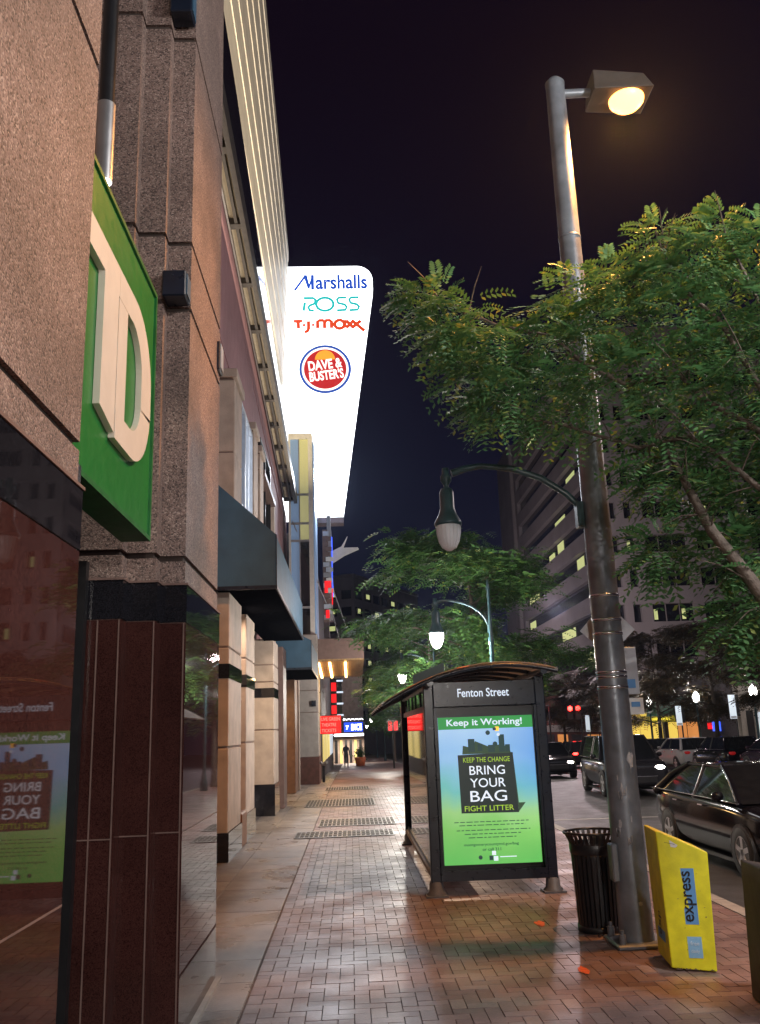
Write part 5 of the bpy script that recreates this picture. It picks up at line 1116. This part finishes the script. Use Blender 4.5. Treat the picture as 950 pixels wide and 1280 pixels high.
# ------------------------------------------------------------------ office buildings
of_ = thing('office_building', 'large concrete office block with long dark window bands across the street', 'building', (21, 67, 0))
FH = 2.74; z0 = 2.3; NF = 11
mb = MB(); mb.box(20.45, 48, 67.45, 104, -1.5, z0+NF*FH+1.2, 'officedark'); mb.build('glazing', of_)
mb = MB(); bays = []
for i in range(NF+1):
    z = z0+i*FH
    mb.box(20., 20.44, 67.46, 100, z, z+1.36, 'officeconc'); mb.box(20., 48, 67., 67.44, z, z+1.36, 'officeconc')
for (x0, x1) in ((20., 20.75), (21.35, 22.), (22.65, 23.5), (26.8, 27.6), (31.2, 32.), (35.6, 36.4), (40.2, 41.)): mb.box(x0, x1, 67.02, 67.43, 0, z0+NF*FH+1.3, 'officeconc')
for y in (67.47, 99): mb.box(20.02, 20.43, y, y+1., 0, z0+NF*FH+1.3, 'officeconc')
mb.box(20.02, 48, 67.02, 67.43, -1., z0-.01, 'officeconc'); mb.build('spandrels', of_)
mb = MB(); H = 34.5
for i in range(4): mb.box(19.6+.42*i, 19.98+.42*i, 99.9, 108, -2, H, 'officeconc')
mb.box(19.58, 21.3, 100.1, 108.1, -2, H-.05, 'officeconc'); mb.box(21.31, 23.5, 100, 108, -2, H+.1, 'officeconc'); mb.build('stair_tower', of_)
for (a, z) in ((22., 25.), (22., 28.4), (22, 31.2)): mb = MB(); mb.box(21.7, 22.6, 99.96, 99.995, z, z+1.3, 'officedark'); mb.build('window', of_)
rn = random.Random(31)
for i in range(NF):
    z = z0+i*FH+1.36; y = 69.
    while y < 98:
        l = rn.uniform(2., 5.)
        if rn.random() < (.2 if i in (2, 3, 4, 5) else .04): mb = MB(); mb.box(20.41, 20.445, y, min(y+l, 98.5), z+.25, z+.28+rn.uniform(.35, .95), 'e_officewin'); mb.build('lit_window', of_)
        y += l+1.4
for (x, z) in ((23.7, z0+FH*2+1.36), (25.9, z0+FH*2+1.36), (22.1, z0+FH*4+1.36), (28.5, z0+FH*5+1.36)): mb = MB(); mb.box(x, x+.28, 67.41, 67.445, z+.2, z+1.0, 'e_officewin'); mb.build('lit_window', of_)
for i in range(NF):
    z = z0+i*FH+1.36
    for x in (24.6, 25.7, 28.8, 30., 33.2, 34.4, 37.5): mb = MB(); mb.box(x, x+.06, 67.35, 67.43, z, z+1.38, 'officeconc'); mb.build('mullion', of_)
fb = thing('far_office', 'grey far office block with a few lit windows at the end of the street', 'building', (2, 150, 0))
mb = MB(); q = [(-4, 152), (1.0, 150), (14, 176), (6, 180)]
mb.prism(q, 'z', -4, 27.8, 'officeconc'); mb.prism([(q[0][0]*1.0-.15, q[0][1]-.1), (1.0, 149.75), (14.2, 175.9), (6, 180.1)], 'z', 27.81, 28.3, 'officeconc'); mb.build('wall', fb)
A, B, C_ = Vector((-4, 152, 0)), Vector((1.0, 150, 0)), Vector((14, 176, 0)); rn = random.Random(6)
for (p, e, n) in ((A, B, 2), (B, C_, 8)):
    d = e-p; nn = Vector((d.y, -d.x, 0)).normalized()
    for f_ in range(8):
        for j in range(n):
            c = p+d*((j+.5)/n)+nn*.06+Vector((0, 0, 4.5+f_*2.9)); hw_ = d.normalized()*(d.length/n*.33); lit = rn.random() < .42
            mb = MB(); mb.obox(c, hw_, nn*.05, Vector((0, 0, .75)), 'officedark'); w_ = mb.build('window', fb)
            if lit: mb = MB(); mb.obox(c+nn*.06+Vector((0, 0, .1)), hw_*rn.uniform(.4, .8), nn*.02, Vector((0, 0, .4)), 'e_officewin'); mb.build('pane', w_)
# walkers far up the pavement
def walker(x, y, lb, seed):
    t = bpy.data.meshes.new('person'); z = gz(y); k = 1/S
    V = [(0, 0, .92), (0, 0, 1.15), (0, .01, 1.38), (0, .02, 1.5), (0, .0, 1.62), (.19, 0, 1.38), (.24, .05, 1.1), (.22, -.12, .85), (-.19, 0, 1.38), (-.25, -.06, 1.1), (-.22, -.2, .87), (.1, 0, .88), (.12, -.12, .48), (.12, .05, .06), (.12, -.1, .03), (-.1, 0, .88), (-.11, .16, .48), (-.11, .26, .06), (-.11, .12, .03)]
    E = [(0, 1), (1, 2), (2, 3), (3, 4), (2, 5), (5, 6), (6, 7), (2, 8), (8, 9), (9, 10), (0, 11), (11, 12), (12, 13), (13, 14), (0, 15), (15, 16), (16, 17), (17, 18)]
    Rr = [.15, .14, .16, .06, .105, .07, .05, .04, .07, .05, .04, .1, .07, .05, .04, .1, .07, .05, .04]
    t.from_pydata(V, E, []); o = bpy.data.objects.new('person', t); COL.objects.link(o); o.location = (x*S, y*S, z*S); t.materials.append(M['cloth'])
    md = o.modifiers.new('skin', 'SKIN'); sv = t.skin_vertices[0].data
    for i, r in enumerate(Rr): sv[i].radius = (r, r*.85)
    sv[0].use_root = True; o.modifiers.new('sub', 'SUBSURF').render_levels = 1
    tag(o, lb, 'person')
walker(-.35, 56, 'person in dark clothes walking far up the pavement near the marquee', 1)

# ------------------------------------------------------------------ night light
W_ = bpy.data.worlds.new('World'); C.world = W_; W_.use_nodes = True; nt = W_.node_tree; N, L = nt.nodes, nt.links
bg = N['Background']; sky = N.new('ShaderNodeTexSky'); sky.sky_type = 'NISHITA'; sky.sun_disc = False; sky.sun_elevation = math.radians(-4.5); sky.sun_rotation = math.radians(20); sky.air_density = 1.2
dim = N.new('ShaderNodeMix'); dim.data_type = 'RGBA'; dim.blend_type = 'MULTIPLY'; dim.inputs[0].default_value = 1; dim.inputs[7].default_value = (.25, .3, .5, 1)
mx = N.new('ShaderNodeMix'); mx.data_type = 'RGBA'; mx.blend_type = 'ADD'; mx.inputs[0].default_value = 1
tcw = N.new('ShaderNodeTexCoord'); sz = N.new('ShaderNodeSeparateXYZ'); L.new(tcw.outputs['Generated'], sz.inputs[0])
cr_ = N.new('ShaderNodeValToRGB'); cr_.color_ramp.elements[0].position = .12; cr_.color_ramp.elements[1].position = .66
cr_.color_ramp.elements[0].color = (.03, .038, .17, 1); cr_.color_ramp.elements[1].color = (.065, .028, .085, 1)
L.new(sz.outputs['Z'], cr_.inputs['Fac']); L.new(cr_.outputs['Color'], mx.inputs[7])
L.new(sky.outputs['Color'], dim.inputs[6]); L.new(dim.outputs[2], mx.inputs[6]); L.new(mx.outputs[2], bg.inputs['Color']); bg.inputs['Strength'].default_value = .06
sun = bpy.data.lights.new('moon', 'SUN'); sun.energy = .02; sun.angle = math.radians(10); sun.color = (.8, .85, 1); so = bpy.data.objects.new('moon', sun); COL.objects.link(so); so.rotation_euler = (math.radians(35), math.radians(15), 0)
# unseen kerb lamps assumed behind the viewpoint, then added fills over the road
lamp('street_sodium_behind', 'SPOT', (2.7, -9., 7.2), 600, (1, .66, .5), .3, (0, 0, 0), 170)
lamp('street_lamp_behind', 'POINT', (1.74, -1.5, 3.4), 215, (1, .88, .88), .15)
lamp('crown_fill', 'POINT', (4.8, 2.6, 6.6), 1500, (1, .97, .92), .3)  # added light without a fixture, brightens the near tree's crown
lamp('road_fill_behind', 'POINT', (9., -3., 8.), 900, (.95, .9, 1), .4)  # unseen added light for the tree front, newspaper box and facade
lamp('road_fill', 'POINT', (9., 13., 7.5), 700, (1, .84, .84), .4)  # added light over the road without a fixture, for tree and pole
lamp('road_fill', 'POINT', (9., 40., 7.5), 900, (1, .82, .8), .4)  # another added light over the road, no fixture stands here
lamp('office_fill', 'POINT', (14., 58., 9.), 2600, (1, .8, .85), .5)  # added light without a fixture, brightens the office facade
lamp('office_fill', 'POINT', (11., 86., 9.), 1900, (1, .8, .85), .5)  # second added light for the office facade, farther along
# ledge up-lights, shop spill
lamp('ledge_uplight', 'AREA', (-1.2, 20, 10.35), 1900, (1, .8, .5), .12, (180, -12, 0), None, 22)
lamp('ledge_soffit_light', 'AREA', (-1.75, 19, 9.5), 45, (1, .82, .6), .2, (180, 0, 0), None, 22)
lamp('shop_spill', 'AREA', (-2.1, 17.2, 3.2), 60, (1, .7, .35), .6, (0, -35, 0), None, 2.)
lamp('shop_spill', 'AREA', (-2.0, 24., 2.9), 90, (1, .62, .25), .5, (0, -25, 0), None, 2.5)
lamp('shop_spill', 'AREA', (-1.9, 14.3, 3.4), 25, (1, .72, .5), .3, (0, -40, 0), None, .8)

# added haze volume, standing in for bloom around the sign and lamps
mb = MB(); mb.box(-60, 90, -40, 215, -8, 46, 'white'); hz = mb.build('haze'); tag(hz, kind='stuff')
hm = bpy.data.materials.new('haze_air'); hm.use_nodes = True; hn = hm.node_tree; hn.nodes.clear()
ho = hn.nodes.new('ShaderNodeOutputMaterial'); pv = hn.nodes.new('ShaderNodeVolumePrincipled'); pv.inputs['Density'].default_value = .00022; pv.inputs['Anisotropy'].default_value = .8; pv.inputs['Color'].default_value = (.6, .72, 1, 1)
hn.links.new(pv.outputs[0], ho.inputs['Volume']); hz.data.materials.clear(); hz.data.materials.append(hm)

# ------------------------------------------------------------------ camera
p, r, yv = math.radians(14.05), math.radians(-2.0), math.radians(2.3)
A_ = Matrix(((math.cos(yv), -math.sin(yv), 0), (math.sin(yv), math.cos(yv), 0), (0, 0, 1)))
B_ = Matrix(((1, 0, 0), (0, math.sin(p), -math.cos(p)), (0, math.cos(p), math.sin(p))))
R_ = Matrix(((math.cos(r), -math.sin(r), 0), (math.sin(r), math.cos(r), 0), (0, 0, 1)))
Mx = R_ @ B_ @ A_
cam = bpy.data.cameras.new('camera'); co = bpy.data.objects.new('camera', cam); COL.objects.link(co)
cam.sensor_fit = 'VERTICAL'; cam.sensor_height = 36; cam.lens = 36*1100/1280; cam.clip_start = .05; cam.clip_end = 2000
rot = Matrix((Mx[0], -Mx[1], -Mx[2])).transposed()
co.matrix_world = Matrix.Translation((0, 0, 1.6*S)) @ rot.to_4x4()
C.camera = co
C.render.engine = 'CYCLES'; C.cycles.use_denoising = True; C.cycles.max_bounces = 6; C.cycles.diffuse_bounces = 2; C.cycles.glossy_bounces = 4; C.cycles.transparent_max_bounces = 8; C.cycles.sample_clamp_indirect = 4; C.cycles.caustics_reflective = False; C.cycles.caustics_refractive = False
C.view_settings.view_transform = 'Standard'; C.view_settings.look = 'None'; C.view_settings.exposure = .22; C.view_settings.gamma = 1
